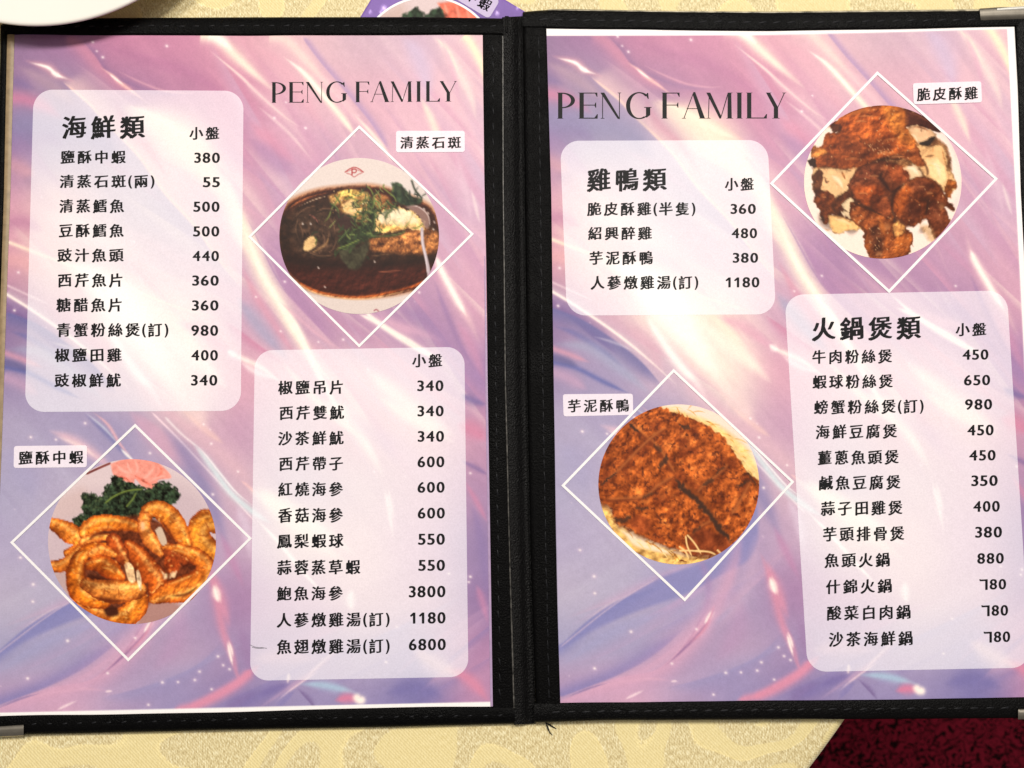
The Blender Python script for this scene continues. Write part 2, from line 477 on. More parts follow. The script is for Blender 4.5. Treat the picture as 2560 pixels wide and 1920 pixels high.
# ------------------------------------------------------------------ the silk backdrop, in left-page coordinates
def paint_silk():
    C = Canvas(-30, 70, 1250, 1800, 2.0)
    gx = [0, 150, 300, 450, 600, 750, 900, 1050, 1200]
    gy = [100, 240, 380, 520, 660, 800, 940, 1080, 1220, 1360, 1500, 1640, 1760]
    G = [
     [(128,95,140),(150,98,148),(190,110,150),(200,118,155),(215,145,165),(220,170,180),(205,165,182),(205,168,190),(225,180,190)],
     [(150,105,150),(145,120,158),(160,108,152),(178,108,150),(195,110,150),(220,165,180),(212,155,175),(220,165,185),(220,175,190)],
     [(135,95,155),(150,140,175),(165,150,178),(232,200,190),(190,120,160),(198,145,178),(200,150,175),(220,165,185),(215,170,195)],
     [(210,140,165),(225,180,180),(185,170,188),(170,160,188),(205,160,178),(185,125,170),(190,140,175),(205,150,175),(205,160,190)],
     [(205,135,160),(225,185,180),(215,180,190),(200,170,190),(195,150,180),(165,115,165),(170,120,165),(195,140,175),(215,155,180)],
     [(128,95,148),(205,155,178),(240,215,200),(235,205,195),(200,150,180),(185,135,170),(172,120,165),(160,115,165),(205,145,175)],
     [(140,120,168),(150,135,180),(200,165,188),(240,222,205),(215,150,175),(222,175,190),(222,180,190),(200,155,185),(150,110,170)],
     [(165,155,190),(160,150,190),(150,140,185),(200,160,180),(195,145,178),(205,175,190),(215,165,180),(225,180,185),(190,130,165)],
     [(158,152,190),(172,162,195),(165,150,190),(160,140,185),(205,165,185),(195,175,195),(210,180,190),(205,165,185),(170,125,170)],
     [(168,158,196),(172,162,196),(168,158,196),(165,142,186),(185,150,185),(232,210,200),(225,190,195),(200,160,190),(142,117,170)],
     [(176,166,195),(170,162,195),(152,147,195),(162,142,186),(165,120,170),(190,150,185),(215,180,190),(200,165,190),(140,108,165)],
     [(150,146,190),(150,142,188),(165,138,182),(172,142,182),(155,130,180),(160,140,185),(165,150,190),(150,140,190),(175,120,168)],
     [(178,138,180),(205,150,185),(170,142,186),(145,132,186),(130,112,172),(140,127,182),(140,127,182),(112,104,172),(185,125,170)]]
    Gm = np.array(G, float) / 255
    def interp(g, xs, ys):                                   # smooth (cubic-eased) interpolation of the broad colours
        ix = np.clip(np.searchsorted(gx, xs) - 1, 0, len(gx) - 2); iy = np.clip(np.searchsorted(gy, ys) - 1, 0, len(gy) - 2)
        tx = np.clip((xs - np.array(gx)[ix]) / (np.array(gx)[ix + 1] - np.array(gx)[ix]), 0, 1)
        ty = np.clip((ys - np.array(gy)[iy]) / (np.array(gy)[iy + 1] - np.array(gy)[iy]), 0, 1)
        tx = (tx * tx * (3 - 2 * tx))[None, :, None]; ty = (ty * ty * (3 - 2 * ty))[:, None, None]
        a = g[np.ix_(iy, ix)]; b = g[np.ix_(iy, ix + 1)]; c = g[np.ix_(iy + 1, ix)]; d = g[np.ix_(iy + 1, ix + 1)]
        return (a * (1 - tx) + b * tx) * (1 - ty) + (c * (1 - tx) + d * tx) * ty
    # shear the sampling along the silk's diagonal so the broad colours run with the folds
    base = interp(Gm, C.xs, C.ys)
    acc = np.zeros_like(base); k = 0
    for sft in range(-26, 27, 4):
        dx, dy = int(sft * 0.62), int(sft * 0.80)
        j = np.clip(np.arange(C.h) + dy, 0, C.h - 1); i = np.clip(np.arange(C.w) + dx, 0, C.w - 1)
        acc += base[np.ix_(j, i)]; k += 1
    C.img = acc / k
    X, Y = np.meshgrid(C.xs, C.ys)
    # long faint silk streaks, bending with the cloth
    ang = np.radians(50 + 8 * np.sin(Y / 500) - 6 * (X / 1200))
    big = (Y > 1330)
    wgt = np.clip((Y - 1250) / 200, 0, 1)
    def streak(cell_l, cell_w, seed, a):
        u = X * np.cos(a) + Y * np.sin(a); v = -X * np.sin(a) + Y * np.cos(a)
        r = np.random.default_rng(seed); g = r.random((240, 240))
        x = (u / cell_l) % 230; y = (v / cell_w) % 230
        ix, iy = x.astype(int), y.astype(int); fx, fy = x - ix, y - iy
        fx = fx * fx * (3 - 2 * fx); fy = fy * fy * (3 - 2 * fy)
        return (g[iy, ix] * (1 - fx) + g[iy, ix + 1] * fx) * (1 - fy) + (g[iy + 1, ix] * (1 - fx) + g[iy + 1, ix + 1] * fx) * fy - 0.5
    a0 = math.radians(50)
    st = 0.5 * streak(330, 34, 5, a0) + 0.35 * streak(240, 14, 6, a0) + 0.2 * streak(200, 7, 8, math.radians(52))
    sb = 0.6 * streak(420, 60, 9, math.radians(-26)) + 0.3 * streak(300, 20, 10, math.radians(-28))
    sm = st * (1 - wgt) + sb * wgt
    C.img = np.clip(C.img * (1 + sm[..., None] * np.array([0.08, 0.11, 0.06])), 0, 1)
    def L(p, *a, **k): C.stroke(p, *a, **k)
    def Rr(p, *a, **k): C.stroke([tuple(map(float, happly(H_RL, x, y))) for x, y in p], *a, **k)
    cream, white, pink, hot = (250, 236, 205), (255, 250, 240), (222, 140, 165), (240, 165, 165)
    # many long folds running with the cloth: each a sharp edge on one side and a soft fall-off on the other
    fr = np.random.default_rng(12)
    tints = [(238, 186, 196), (226, 142, 172), (166, 118, 172), (250, 228, 208), (204, 130, 170), (190, 170, 205)]
    def fold(x, y, length, a0, bend, w, col, al):
        pts = []
        for k in range(6):
            t = k / 5; a = math.radians(a0 + bend * t)
            pts.append((x, y)); x += length / 5 * math.cos(a); y += length / 5 * math.sin(a)
        if fr.random() < .5: L(pts, w, col, al, wr=w * .12, ends=(.45, .5))
        else: L(pts, w * .12, col, al, wr=w, ends=(.45, .5))
    for k in range(46):                                   # the fan at the upper right
        fold(fr.uniform(430, 1180), fr.uniform(60, 420), fr.uniform(260, 620), fr.uniform(44, 60), fr.uniform(0, 16), fr.uniform(14, 44), tints[fr.integers(6)], fr.uniform(.15, .38))
    for k in range(26):                                   # the middle band
        fold(fr.uniform(560, 1100), fr.uniform(480, 900), fr.uniform(240, 520), fr.uniform(38, 60), fr.uniform(-8, 12), fr.uniform(8, 30), tints[fr.integers(6)], fr.uniform(.18, .42))
    for k in range(22):                                   # the left side
        fold(fr.uniform(-40, 420), fr.uniform(120, 800), fr.uniform(240, 560), fr.uniform(22, 46), fr.uniform(4, 20), fr.uniform(8, 36), tints[fr.integers(6)], fr.uniform(.16, .4))
    for k in range(12):                                   # the lilac pool, bending up to the right
        fold(fr.uniform(-40, 300), fr.uniform(1560, 1780), fr.uniform(300, 520), fr.uniform(-34, -18), fr.uniform(-24, -4), fr.uniform(12, 34), [(128, 122, 188), (190, 150, 195), (165, 160, 205), (214, 160, 190)][fr.integers(4)], fr.uniform(.2, .4))
    for k in range(10):
        fold(fr.uniform(500, 1100), fr.uniform(1640, 1780), fr.uniform(200, 420), fr.uniform(-42, -22), fr.uniform(-8, 8), fr.uniform(10, 26), [(118, 108, 178), (200, 150, 190), (150, 150, 205), (222, 150, 178)][fr.integers(4)], fr.uniform(.2, .45))
    # -- top left: sparkle, blue-grey pocket and the long fold beside it
    L([(156, 203), (250, 285), (347, 390), (411, 480), (489, 567), (541, 642), (605, 723)], 45, (228, 182, 182), .75, wr=3, ends=(.05, .2))
    L([(165, 212), (250, 288), (347, 394), (411, 484), (489, 571), (541, 646), (600, 720)], 3, (160, 148, 185), .55, wr=46, ends=(.2, .3))
    L([(156, 203), (220, 256), (260, 300), (347, 390), (411, 480), (489, 567), (541, 642), (605, 723)], 4, (246, 200, 180), .85, ends=(.1, .3))
    L([(60, 150), (118, 169), (142, 187), (190, 205)], 12, (225, 150, 160), .7)
    L([(72, 156), (118, 168), (142, 187), (175, 199)], 4.5, white, 1.0)
    L([(126, 180), (142, 187), (152, 192)], 6, white, .9)
    L([(40, 165), (100, 195), (150, 230), (190, 262)], 18, (185, 145, 160), .5)
    L([(162, 90), (202, 116), (246, 162), (269, 181), (300, 207), (345, 240)], 14, (205, 120, 150), .65, wr=20, ends=(.1, .2))
    L([(205, 100), (240, 138), (262, 170), (300, 200), (380, 232)], 13, (140, 92, 142), .85, wr=3, ends=(.3, .3))
    L([(250, 168), (280, 188), (300, 207), (330, 228), (370, 260)], 5, (245, 180, 175), .95)
    L([(272, 184), (290, 198), (312, 214)], 2.6, white, .8)
    L([(295, 190), (340, 215), (400, 232), (480, 236)], 6, (148, 98, 148), .6, wr=10)
    L([(285, 172), (340, 200), (400, 224), (455, 233), (500, 230)], 3, (215, 145, 170), .75)
    L([(330, 130), (430, 165), (520, 210), (600, 280)], 14, (180, 100, 148), .5)
    L([(250, 110), (360, 150), (440, 190)], 10, (172, 98, 145), .45)
    # cream lobe that crosses the upper part of the panels
    Rr([(1630, 255), (1720, 290), (1800, 345), (1850, 420), (1905, 500)], 42, (250, 215, 180), .8)
    Rr([(1640, 250), (1700, 275), (1790, 325), (1850, 350)], 10, cream, .7)
    Rr([(1610, 245), (1640, 300), (1700, 360), (1760, 450)], 14, (200, 120, 150), .5)
    L([(300, 262), (360, 300), (440, 350), (520, 430), (575, 530)], 34, (248, 226, 196), .6)
    # -- top band beams
    L([(500, 88), (545, 98), (593, 143), (640, 187), (700, 240)], 15, cream, .85, ends=(.02, .5))
    L([(522, 86), (548, 96), (585, 130)], 12, white, .7, ends=(.02, .4))
    L([(521, 124), (565, 160), (608, 197), (640, 229), (712, 292), (756, 321)], 4, (245, 215, 205), .85)
    L([(610, 205), (640, 231), (712, 294), (800, 400)], 12, (228, 180, 190), .5)
    L([(709, 142), (756, 179), (793, 220), (842, 278), (871, 315), (890, 345)], 9, (248, 232, 205), .95, ends=(.3, .3))
    L([(709, 142), (756, 179), (793, 220), (842, 280)], 4, white, .6, ends=(.3, .3))
    L([(672, 92), (715, 100), (761, 145), (802, 192), (850, 250)], 13, (240, 210, 195), .75, ends=(.02, .5))
    L([(756, 92), (802, 153), (842, 200), (889, 257), (929, 307), (973, 376)], 11, (165, 128, 182), .75, wr=3, ends=(.05, .1))
    L([(780, 165), (830, 220), (880, 280), (930, 350)], 14, (238, 190, 195), .6)
    L([(883, 283), (929, 333), (960, 372), (981, 408)], 6, (245, 225, 205), .9)
    L([(640, 120), (700, 160), (760, 250), (820, 330)], 22, (224, 150, 172), .5)
    L([(640, 300), (740, 360), (800, 420)], 20, (216, 150, 178), .55)
    L([(640, 262), (720, 330), (780, 400)], 5, (240, 205, 205), .6)
    L([(620, 300), (680, 360), (740, 410)], 22, (222, 130, 162), .7)
    L([(622, 345), (690, 400), (740, 440)], 26, (165, 112, 165), .6)
    L([(1000, 90), (1040, 130), (1062, 190), (1075, 260)], 26, (200, 178, 214), .65)
    L([(1080, 92), (1110, 116), (1149, 185), (1178, 245), (1190, 300)], 13, (244, 214, 205), .8)
    L([(1090, 94), (1122, 130), (1152, 195)], 4, cream, .6)
    L([(1160, 88), (1178, 110), (1204, 162), (1225, 240)], 12, (252, 232, 190), .95, ends=(.02, .4))
    L([(1100, 90), (1130, 170), (1150, 260)], 8, (222, 150, 185), .4)
    L([(1050, 240), (1072, 285), (1091, 330), (1105, 380)], 11, (248, 226, 200), .8)
    L([(1140, 380), (1165, 480), (1180, 560)], 10, (225, 185, 205), .5)
    L([(1178, 470), (1190, 520), (1200, 560)], 5, (240, 220, 215), .6)
    # -- left edge of the page
    L([(10, 245), (60, 250), (110, 268), (160, 300)], 18, (208, 110, 150), .85, ends=(0, .4))
    L([(5, 330), (50, 320), (110, 330), (160, 370)], 34, (122, 88, 152), .8, ends=(0, .4))
    L([(5, 215), (40, 205), (90, 225)], 16, (112, 90, 150), .6, ends=(0, .4))
    Rr([(1380, 300), (1470, 310), (1560, 330), (1640, 400)], 44, (128, 124, 170), .75, ends=(0, .3))
    L([(10, 405), (50, 420), (90, 440)], 24, (220, 150, 160), .6, ends=(0, .4))
    L([(18, 560), (60, 555), (110, 580)], 20, (185, 112, 152), .7, ends=(0, .4))
    L([(18, 604), (72, 625), (150, 654), (290, 705), (420, 760), (560, 800)], 5, (250, 226, 196), .9, ends=(.02, .4))
    L([(10, 650), (60, 655), (120, 690)], 22, (232, 158, 160), .6, ends=(0, .4))
    L([(110, 655), (240, 700), (380, 770), (470, 850), (520, 950)], 34, (250, 234, 202), .75)
    L([(5, 780), (60, 800), (120, 850), (180, 900)], 30, (112, 82, 148), .85, wr=6, ends=(0, .3))
    L([(15, 712), (69, 737), (130, 765)], 3, (235, 200, 210), .7, ends=(.05, .3))
    L([(12, 735), (69, 769), (145, 821), (203, 865), (262, 916), (330, 980)], 20, (205, 175, 190), .7, wr=3, ends=(.02, .3))
    L([(12, 733), (69, 768), (145, 820), (203, 864), (262, 915), (330, 980)], 4, (250, 236, 225), .95, ends=(.02, .3))
    Rr([(1375, 770), (1450, 800), (1530, 850), (1600, 905), (1660, 970)], 4, (92, 92, 158), .8, wr=34, ends=(.05, .3))
    Rr([(1385, 815), (1440, 835), (1510, 880), (1560, 920)], 10, (96, 96, 165), .7)
    Rr([(1380, 860), (1470, 870), (1560, 930), (1630, 990)], 18, (150, 160, 195), .6)
    Rr([(1378, 905), (1440, 920), (1510, 955), (1575, 985)], 7, (84, 92, 168), .85, ends=(.02, .3))
    Rr([(1380, 930), (1420, 945), (1470, 975)], 16, (200, 150, 185), .6, ends=(.02, .3))
    Rr([(1480, 840), (1540, 858), (1600, 885)], 4, (210, 200, 215), .45)
    L([(5, 905), (40, 912), (80, 930)], 12, (70, 72, 135), .6, ends=(0, .4))
    L([(5, 880), (60, 900), (110, 920)], 8, (215, 140, 165), .7, ends=(0, .4))
    # -- printed pale band across the middle, with glare painted into its whites
    Rr([(1500, 640), (1600, 690), (1690, 790), (1760, 900), (1830, 1000)], 44, (255, 244, 222), .9)
    Rr([(1560, 660), (1640, 730), (1690, 800), (1740, 860)], 40, (255, 252, 242), .95)
    Rr([(1615, 785), (1640, 830), (1690, 900), (1745, 965), (1780, 1020)], 13, white, .9)
    Rr([(1740, 790), (1800, 850), (1870, 900), (1930, 960)], 20, (255, 235, 215), .85)
    Rr([(1660, 850), (1720, 900), (1790, 960), (1830, 1020)], 10, (240, 200, 195), .5)
    Rr([(1790, 790), (1860, 820), (1940, 880)], 20, (225, 150, 178), .6, wr=14)
    Rr([(1560, 800), (1620, 860), (1660, 940)], 24, (216, 160, 180), .6)
    Rr([(1700, 940), (1760, 990), (1840, 1060)], 26, (222, 170, 190), .55)
    Rr([(1690, 1010), (1760, 1080), (1850, 1160)], 20, (215, 150, 180), .6)
    # -- the big cream beam between the upper panels and its dark pocket
    L([(560, 420), (590, 520), (622, 600), (657, 688), (698, 758), (735, 827), (775, 895), (837, 960)], 24, (248, 234, 206), .9, ends=(.3, .5))
    L([(608, 564), (640, 648), (668, 706), (705, 768), (745, 840), (790, 910), (850, 980)], 8, (255, 244, 222), .9, ends=(.2, .4))
    L([(615, 540), (650, 610), (690, 690), (740, 770)], 3, (152, 108, 165), .6, wr=2)
    L([(628, 560), (680, 650), (720, 730), (790, 810), (860, 880)], 38, (166, 112, 166), .7, wr=4)
    L([(600, 660), (640, 740), (690, 820), (740, 890)], 12, (218, 142, 168), .8)
    L([(590, 740), (625, 790), (670, 845), (725, 905)], 24, (160, 152, 188), .85, wr=18)
    L([(560, 800), (600, 830), (650, 868), (720, 915)], 4, (205, 122, 160), .8, wr=16)
    L([(600, 905), (640, 930), (700, 950)], 8, (245, 220, 225), .8)
    Rr([(1925, 868), (1960, 882), (2010, 905), (2070, 950)], 8, (250, 235, 225), .85)
    Rr([(1922, 860), (1935, 870), (1950, 876)], 8, white, .8)
    L([(690, 745), (740, 790), (800, 840), (860, 880)], 5, (225, 165, 185), .6)
    L([(895, 784), (935, 802), (976, 824), (1020, 850), (1060, 876), (1110, 905)], 6, (250, 238, 225), .95, ends=(.15, .2))
    L([(935, 785), (990, 815), (1050, 830), (1120, 860)], 14, (220, 160, 188), .7)
    L([(1000, 770), (1060, 800), (1120, 860), (1180, 960)], 26, (146, 108, 166), .65)
    L([(1080, 600), (1094, 654), (1117, 703), (1149, 761), (1172, 800), (1200, 860)], 15, (238, 190, 195), .7)
    L([(1090, 640), (1100, 668), (1119, 706), (1147, 757), (1168, 793)], 8, (255, 244, 230), 1.0, ends=(.2, .25))
    L([(1085, 700), (1115, 780), (1150, 860), (1190, 930)], 9, (135, 98, 160), .55)
    L([(1140, 800), (1180, 870), (1215, 960)], 14, (210, 130, 170), .5)
    L([(1150, 985), (1180, 1000), (1225, 1015)], 11, (110, 92, 158), .8)
    L([(1140, 1060), (1180, 1075), (1225, 1105)], 22, (214, 112, 150), .75)
    L([(1150, 1150), (1190, 1170), (1225, 1190)], 7, (120, 92, 155), .7)
    L([(1160, 1200), (1195, 1260), (1220, 1310)], 8, (210, 120, 160), .6)
    L([(1180, 1260), (1205, 1360), (1215, 1500)], 14, (132, 108, 170), .6)
    L([(1190, 1460), (1205, 1500), (1220, 1560)], 10, (205, 120, 165), .6)
    # -- what shows through the lower panels
    Rr([(2040, 735), (2090, 800), (2140, 900), (2200, 1000), (2260, 1080)], 8, (255, 248, 228), .9)
    Rr([(2220, 730), (2290, 790), (2380, 850), (2470, 900)], 7, (255, 244, 226), .9)
    Rr([(2160, 980), (2230, 1020), (2270, 1080), (2330, 1180)], 20, (255, 245, 222), .8)
    Rr([(2260, 900), (2330, 960), (2420, 1030), (2500, 1075)], 26, (255, 240, 215), .7)
    Rr([(1990, 1200), (2070, 1250), (2150, 1290), (2270, 1370)], 24, (255, 246, 225), .85)
    Rr([(2010, 1270), (2080, 1340), (2150, 1420), (2200, 1470)], 5, (255, 250, 240), .8)
    Rr([(2330, 1200), (2345, 1260), (2360, 1330)], 6, (255, 240, 230), .7)
    Rr([(2300, 1060), (2360, 1100), (2440, 1180), (2500, 1250)], 36, (205, 165, 195), .45)
    L([(700, 900), (780, 990), (860, 1060), (930, 1110)], 12, (250, 240, 214), .7)
    L([(940, 985), (1000, 1030), (1070, 1070), (1140, 1110)], 14, (250, 238, 210), .65)
    L([(640, 1215), (690, 1260), (760, 1330), (880, 1420)], 26, (252, 240, 212), .7)
    L([(640, 1300), (690, 1350), (750, 1420), (800, 1470)], 4, (255, 248, 235), .7)
    L([(860, 1010), (900, 1060), (960, 1110), (1000, 1170)], 22, (190, 150, 185), .5)
    L([(880, 1470), (876, 1500), (880, 1530)], 12, white, .7)
    L([(970, 1220), (978, 1260), (985, 1300)], 5, (255, 240, 230), .6)
    # -- the middle left: blue line, thin lines and the pale ribbon
    L([(208, 1032), (283, 1102), (330, 1160)], 7, (108, 110, 172), .75)
    L([(212, 1030), (260, 1070), (300, 1115)], 3, (190, 200, 220), .7)
    L([(230, 1028), (270, 1062), (300, 1110), (330, 1145)], 4, (238, 170, 178), .8)
    L([(300, 1120), (318, 1138), (338, 1155)], 4, white, .85)
    L([(120, 1075), (180, 1100), (240, 1140), (290, 1180)], 15, (230, 180, 195), .8)
    L([(140, 1090), (200, 1115), (250, 1150)], 6, (252, 220, 215), .6)
    L([(340, 1030), (410, 1090), (480, 1160), (560, 1240)], 12, (205, 150, 180), .6)
    L([(376, 1027), (451, 1102), (521, 1177), (580, 1240), (640, 1307)], 2.6, (250, 215, 225), .95, ends=(.05, .1))
    L([(400, 1060), (460, 1130), (500, 1200), (540, 1290), (570, 1370)], 26, (112, 108, 170), .6)
    L([(410, 1040), (452, 1083), (492, 1116)], 3, (238, 220, 225), .9, ends=(.1, .1))
    L([(478, 1102), (510, 1140), (543, 1187), (579, 1234), (631, 1279), (680, 1310)], 9, (205, 222, 228), .95, ends=(.25, .2))
    L([(485, 1106), (515, 1138), (552, 1185), (592, 1232), (640, 1270)], 2.4, (250, 252, 252), .8)
    L([(420, 1030), (500, 1090), (580, 1160), (640, 1220)], 26, (225, 175, 188), .6)
    L([(450, 1020), (520, 1080), (560, 1110)], 9, (246, 195, 185), .6)
    L([(600, 1200), (620, 1215), (645, 1240)], 4, (248, 190, 190), .7)
    L([(10, 1120), (60, 1180), (80, 1260)], 40, (155, 150, 195), .5)
    L([(590, 1260), (615, 1320), (625, 1400)], 14, (222, 200, 225), .6)
    L([(550, 1330), (580, 1400), (610, 1470)], 12, (190, 120, 170), .6)
    # -- bottom: the blue arc, the pink wave
    L([(-20, 1640), (0, 1627), (58, 1578), (116, 1540), (174, 1512), (260, 1485)], 3, (118, 120, 186), .9, wr=22, ends=(0, .3))
    L([(-20, 1690), (60, 1640), (130, 1600), (210, 1570), (280, 1545)], 20, (150, 150, 200), .6, wr=14)
    L([(170, 1506), (110, 1535), (50, 1578)], 2, (215, 190, 205), .5)
    L([(-20, 1766), (58, 1738), (120, 1714), (190, 1680), (250, 1640), (310, 1590)], 24, (118, 112, 182), .8, wr=3, ends=(0, .3))
    L([(-20, 1780), (60, 1745), (130, 1722), (230, 1700), (300, 1640), (350, 1580), (385, 1530)], 3, (208, 150, 186), .85, wr=34, ends=(0, .2))
    L([(30, 1760), (110, 1735), (200, 1722), (275, 1728)], 6, (220, 160, 190), .6)
    L([(-10, 1772), (50, 1748), (110, 1730)], 2, (110, 95, 160), .8)
    L([(250, 1690), (290, 1655), (325, 1612), (350, 1570), (368, 1545)], 2.2, (122, 82, 142), .85)
    L([(300, 1650), (330, 1615), (352, 1590), (375, 1565)], 6, (225, 150, 180), .8)
    L([(362, 1583), (372, 1570), (382, 1559), (390, 1545)], 2.8, white, .9)
    L([(380, 1680), (430, 1620), (450, 1560), (440, 1490)], 30, (178, 135, 182), .6)
    L([(250, 1745), (330, 1728), (420, 1700), (500, 1660), (560, 1600)], 4, (142, 132, 188), .7, wr=40)
    L([(140, 1776), (165, 1764), (196, 1750)], 3, (250, 220, 225), .85)
    L([(262, 1730), (272, 1728), (282, 1728)], 3, (255, 225, 230), .8)
    L([(470, 1772), (530, 1740), (600, 1700), (650, 1660)], 9, (222, 132, 168), .85, wr=12, ends=(.1, .2))
    L([(560, 1780), (600, 1755), (650, 1725)], 18, (120, 98, 165), .7)
    L([(530, 1420), (545, 1470), (560, 1520), (576, 1570)], 15, (218, 132, 165), .75)
    L([(538, 1455), (546, 1485), (553, 1512)], 5.5, (255, 238, 225), 1.0)
    L([(565, 1580), (575, 1610), (583, 1640), (592, 1685), (602, 1702)], 7, (215, 130, 165), .7)
    L([(570, 1598), (578, 1622), (584, 1645)], 3.4, (255, 238, 230), 1.0)
    L([(600, 1560), (620, 1640), (640, 1700)], 20, (150, 108, 165), .5)
    L([(640, 1775), (700, 1735), (740, 1708), (780, 1680), (860, 1620)], 7, (190, 150, 190), .7)
    L([(690, 1755), (720, 1730), (762, 1700), (800, 1676)], 2.4, (240, 200, 215), .9)
    L([(640, 1740), (690, 1722), (730, 1708)], 12, (112, 95, 168), .7)
    L([(742, 1720), (770, 1750), (790, 1775)], 9, (110, 88, 150), .8, wr=2)
    L([(740, 1724), (715, 1752), (690, 1775)], 3, (120, 112, 182), .6, wr=16)
    L([(745, 1710), (800, 1712), (850, 1722), (900, 1735)], 11, (155, 190, 220), .9)
    L([(835, 1752), (870, 1745), (905, 1752)], 13, (225, 110, 150), .9)
    L([(893, 1745), (898, 1750), (903, 1750)], 11, (255, 240, 225), 1.0, ends=(0, 0), power=3)
    L([(960, 1735), (1040, 1720), (1110, 1745)], 26, (104, 98, 170), .7)
    L([(1110, 1670), (1160, 1690), (1195, 1720), (1222, 1755)], 17, (222, 122, 158), .85)
    L([(870, 1600), (800, 1660), (760, 1700)], 4, (240, 210, 220), .5)
    L([(722, 1680), (721, 1695), (718, 1710)], 4, (250, 225, 220), .8)
    L([(625, 1650), (700, 1640), (800, 1650)], 20, (215, 170, 190), .4)
    L([(1030, 1620), (1090, 1660), (1150, 1690)], 24, (232, 195, 200), .6)
    def Rp(p, *a, **k): C.poly([tuple(map(float, happly(H_RL, x, y))) for x, y in p], *a, **k)
    Rp([(1396, 1624), (1440, 1588), (1510, 1532), (1580, 1484), (1650, 1444), (1740, 1412), (1800, 1380), (1850, 1310), (1880, 1230), (1896, 1300), (1880, 1390), (1800, 1440), (1720, 1482), (1610, 1522), (1500, 1566), (1430, 1606)], (118, 120, 188), .78, 5)
    Rr([(1396, 1622), (1440, 1586), (1510, 1530), (1580, 1482), (1650, 1442)], 1.6, (226, 190, 205), .6, ends=(.1, .1))
    Rr([(1700, 1330), (1760, 1420), (1770, 1500), (1740, 1570)], 10, (150, 120, 178), .6)
    Rr([(1850, 1300), (1840, 1400), (1800, 1500), (1740, 1580), (1650, 1655), (1540, 1712), (1420, 1752)], 22, (212, 152, 186), .7, wr=34)
    Rr([(1890, 1330), (1880, 1420), (1850, 1500), (1790, 1580)], 22, (196, 158, 192), .5)
    Rr([(1786, 1522), (1766, 1560), (1740, 1592), (1700, 1632), (1660, 1668)], 3.5, (128, 84, 142), .75)
    Rr([(1780, 1525), (1770, 1545), (1760, 1562)], 4, white, .95)
    Rr([(1788, 1508), (1760, 1570), (1720, 1612)], 7, (228, 140, 170), .75, wr=2)
    Rr([(1900, 1380), (1920, 1430), (1935, 1480), (1950, 1540), (1965, 1590), (1990, 1660)], 13, (226, 130, 160), .7)
    Rr([(1924, 1440), (1932, 1466), (1940, 1488)], 8, (255, 240, 228), 1.0)
    Rr([(1966, 1582), (1975, 1612), (1984, 1645)], 4, (255, 238, 230), 1.0)
    Rr([(1840, 1752), (1920, 1730), (1990, 1690), (2030, 1650)], 10, (224, 128, 162), .85, wr=14, ends=(.1, .1))
    Rr([(1990, 1752), (2060, 1715), (2120, 1685)], 16, (112, 100, 172), .6)
    Rr([(1520, 640), (1600, 700), (1680, 780), (1740, 860), (1800, 950)], 46, (255, 250, 238), .75)  # widens the pale band: overexposed glare put into the print colour
    Rr([(1800, 950), (1850, 1010), (1890, 1060)], 26, (248, 214, 205), .6)
    Rr([(1860, 400), (1900, 470), (1930, 560), (1990, 660)], 22, (252, 236, 208), .55)
    Rr([(1450, 520), (1560, 560), (1700, 640)], 40, (246, 226, 214), .5)
    # -- sparkles
    stars = [(83,1461,3.4),(82,1504,3),(169,1602,3.6),(338,1595,3),(69,1696,3.4),(269,1683,3),(406,1706,3.4),(445,1705,2.6),(487,1700,3),
             (499,1679,3),(545,1641,3),(558,1663,2.8),(574,1673,2.8),(529,1723,2.8),(371,1762,3),(213,1058,3),(77,1093,3),(140,1099,2.6),
             (509,1061,3),(528,1109,3),(595,1179,2.6),(532,1236,3),(375,1133,2.8),(51,1394,3),(335,604,2.4),(46,681,2.8),(36,776,3),
             (232,105,2.6),(257,143,2.8),(417,115,3.2),(242,128,1.8),(686,295,3),(764,320,3),(1007,245,2.8),(715,256,2),(1048,731,2.4),(712,704,2.6),
             (702,828,2.6),(858,849,2.4),(796,855,2),(640,742,2.2),(1176,1183,2.6),(936,1180,2.2),(920,923,2),(1122,1434,2.4),(1176,1442,3),(1172,1455,2.6),(992,1567,2.6),(965,1655,2.4)]
    for x, y, r in stars:
        L([(x - .5, y), (x + .5, y)], r * 2.0, (228, 185, 210), .3, ends=(0, 0))
        L([(x - .5, y), (x + .5, y)], r * .85, (255, 244, 240), .9, ends=(0, 0))
    for k in range(14):
        x, y = rng.uniform(0, 1220), rng.uniform(100, 1760)
        L([(x - .5, y), (x + .5, y)], rng.uniform(1.2, 2.0), (250, 225, 230), rng.uniform(.3, .8), ends=(0, 0))
    g = fbm(C.h, C.w, 5, 77, 3)
    C.img = np.clip(C.img * (1 + 0.05 * g[..., None]), 0, 1)
    lum = (C.img * [.3, .59, .11]).sum(-1, keepdims=True)
    C.img = np.clip(lum + (C.img - lum) * .82, 0, 1) * .91 + rgb(240, 212, 222) * .09            # matt inks
    return C
SILK = paint_silk()
def silk_L(x, y): return SILK.sample(x, y)
def silk_R(x, y):
    u, v = happly(H_RL, np.asarray(x, float), np.asarray(y, float)); return SILK.sample(u, v)

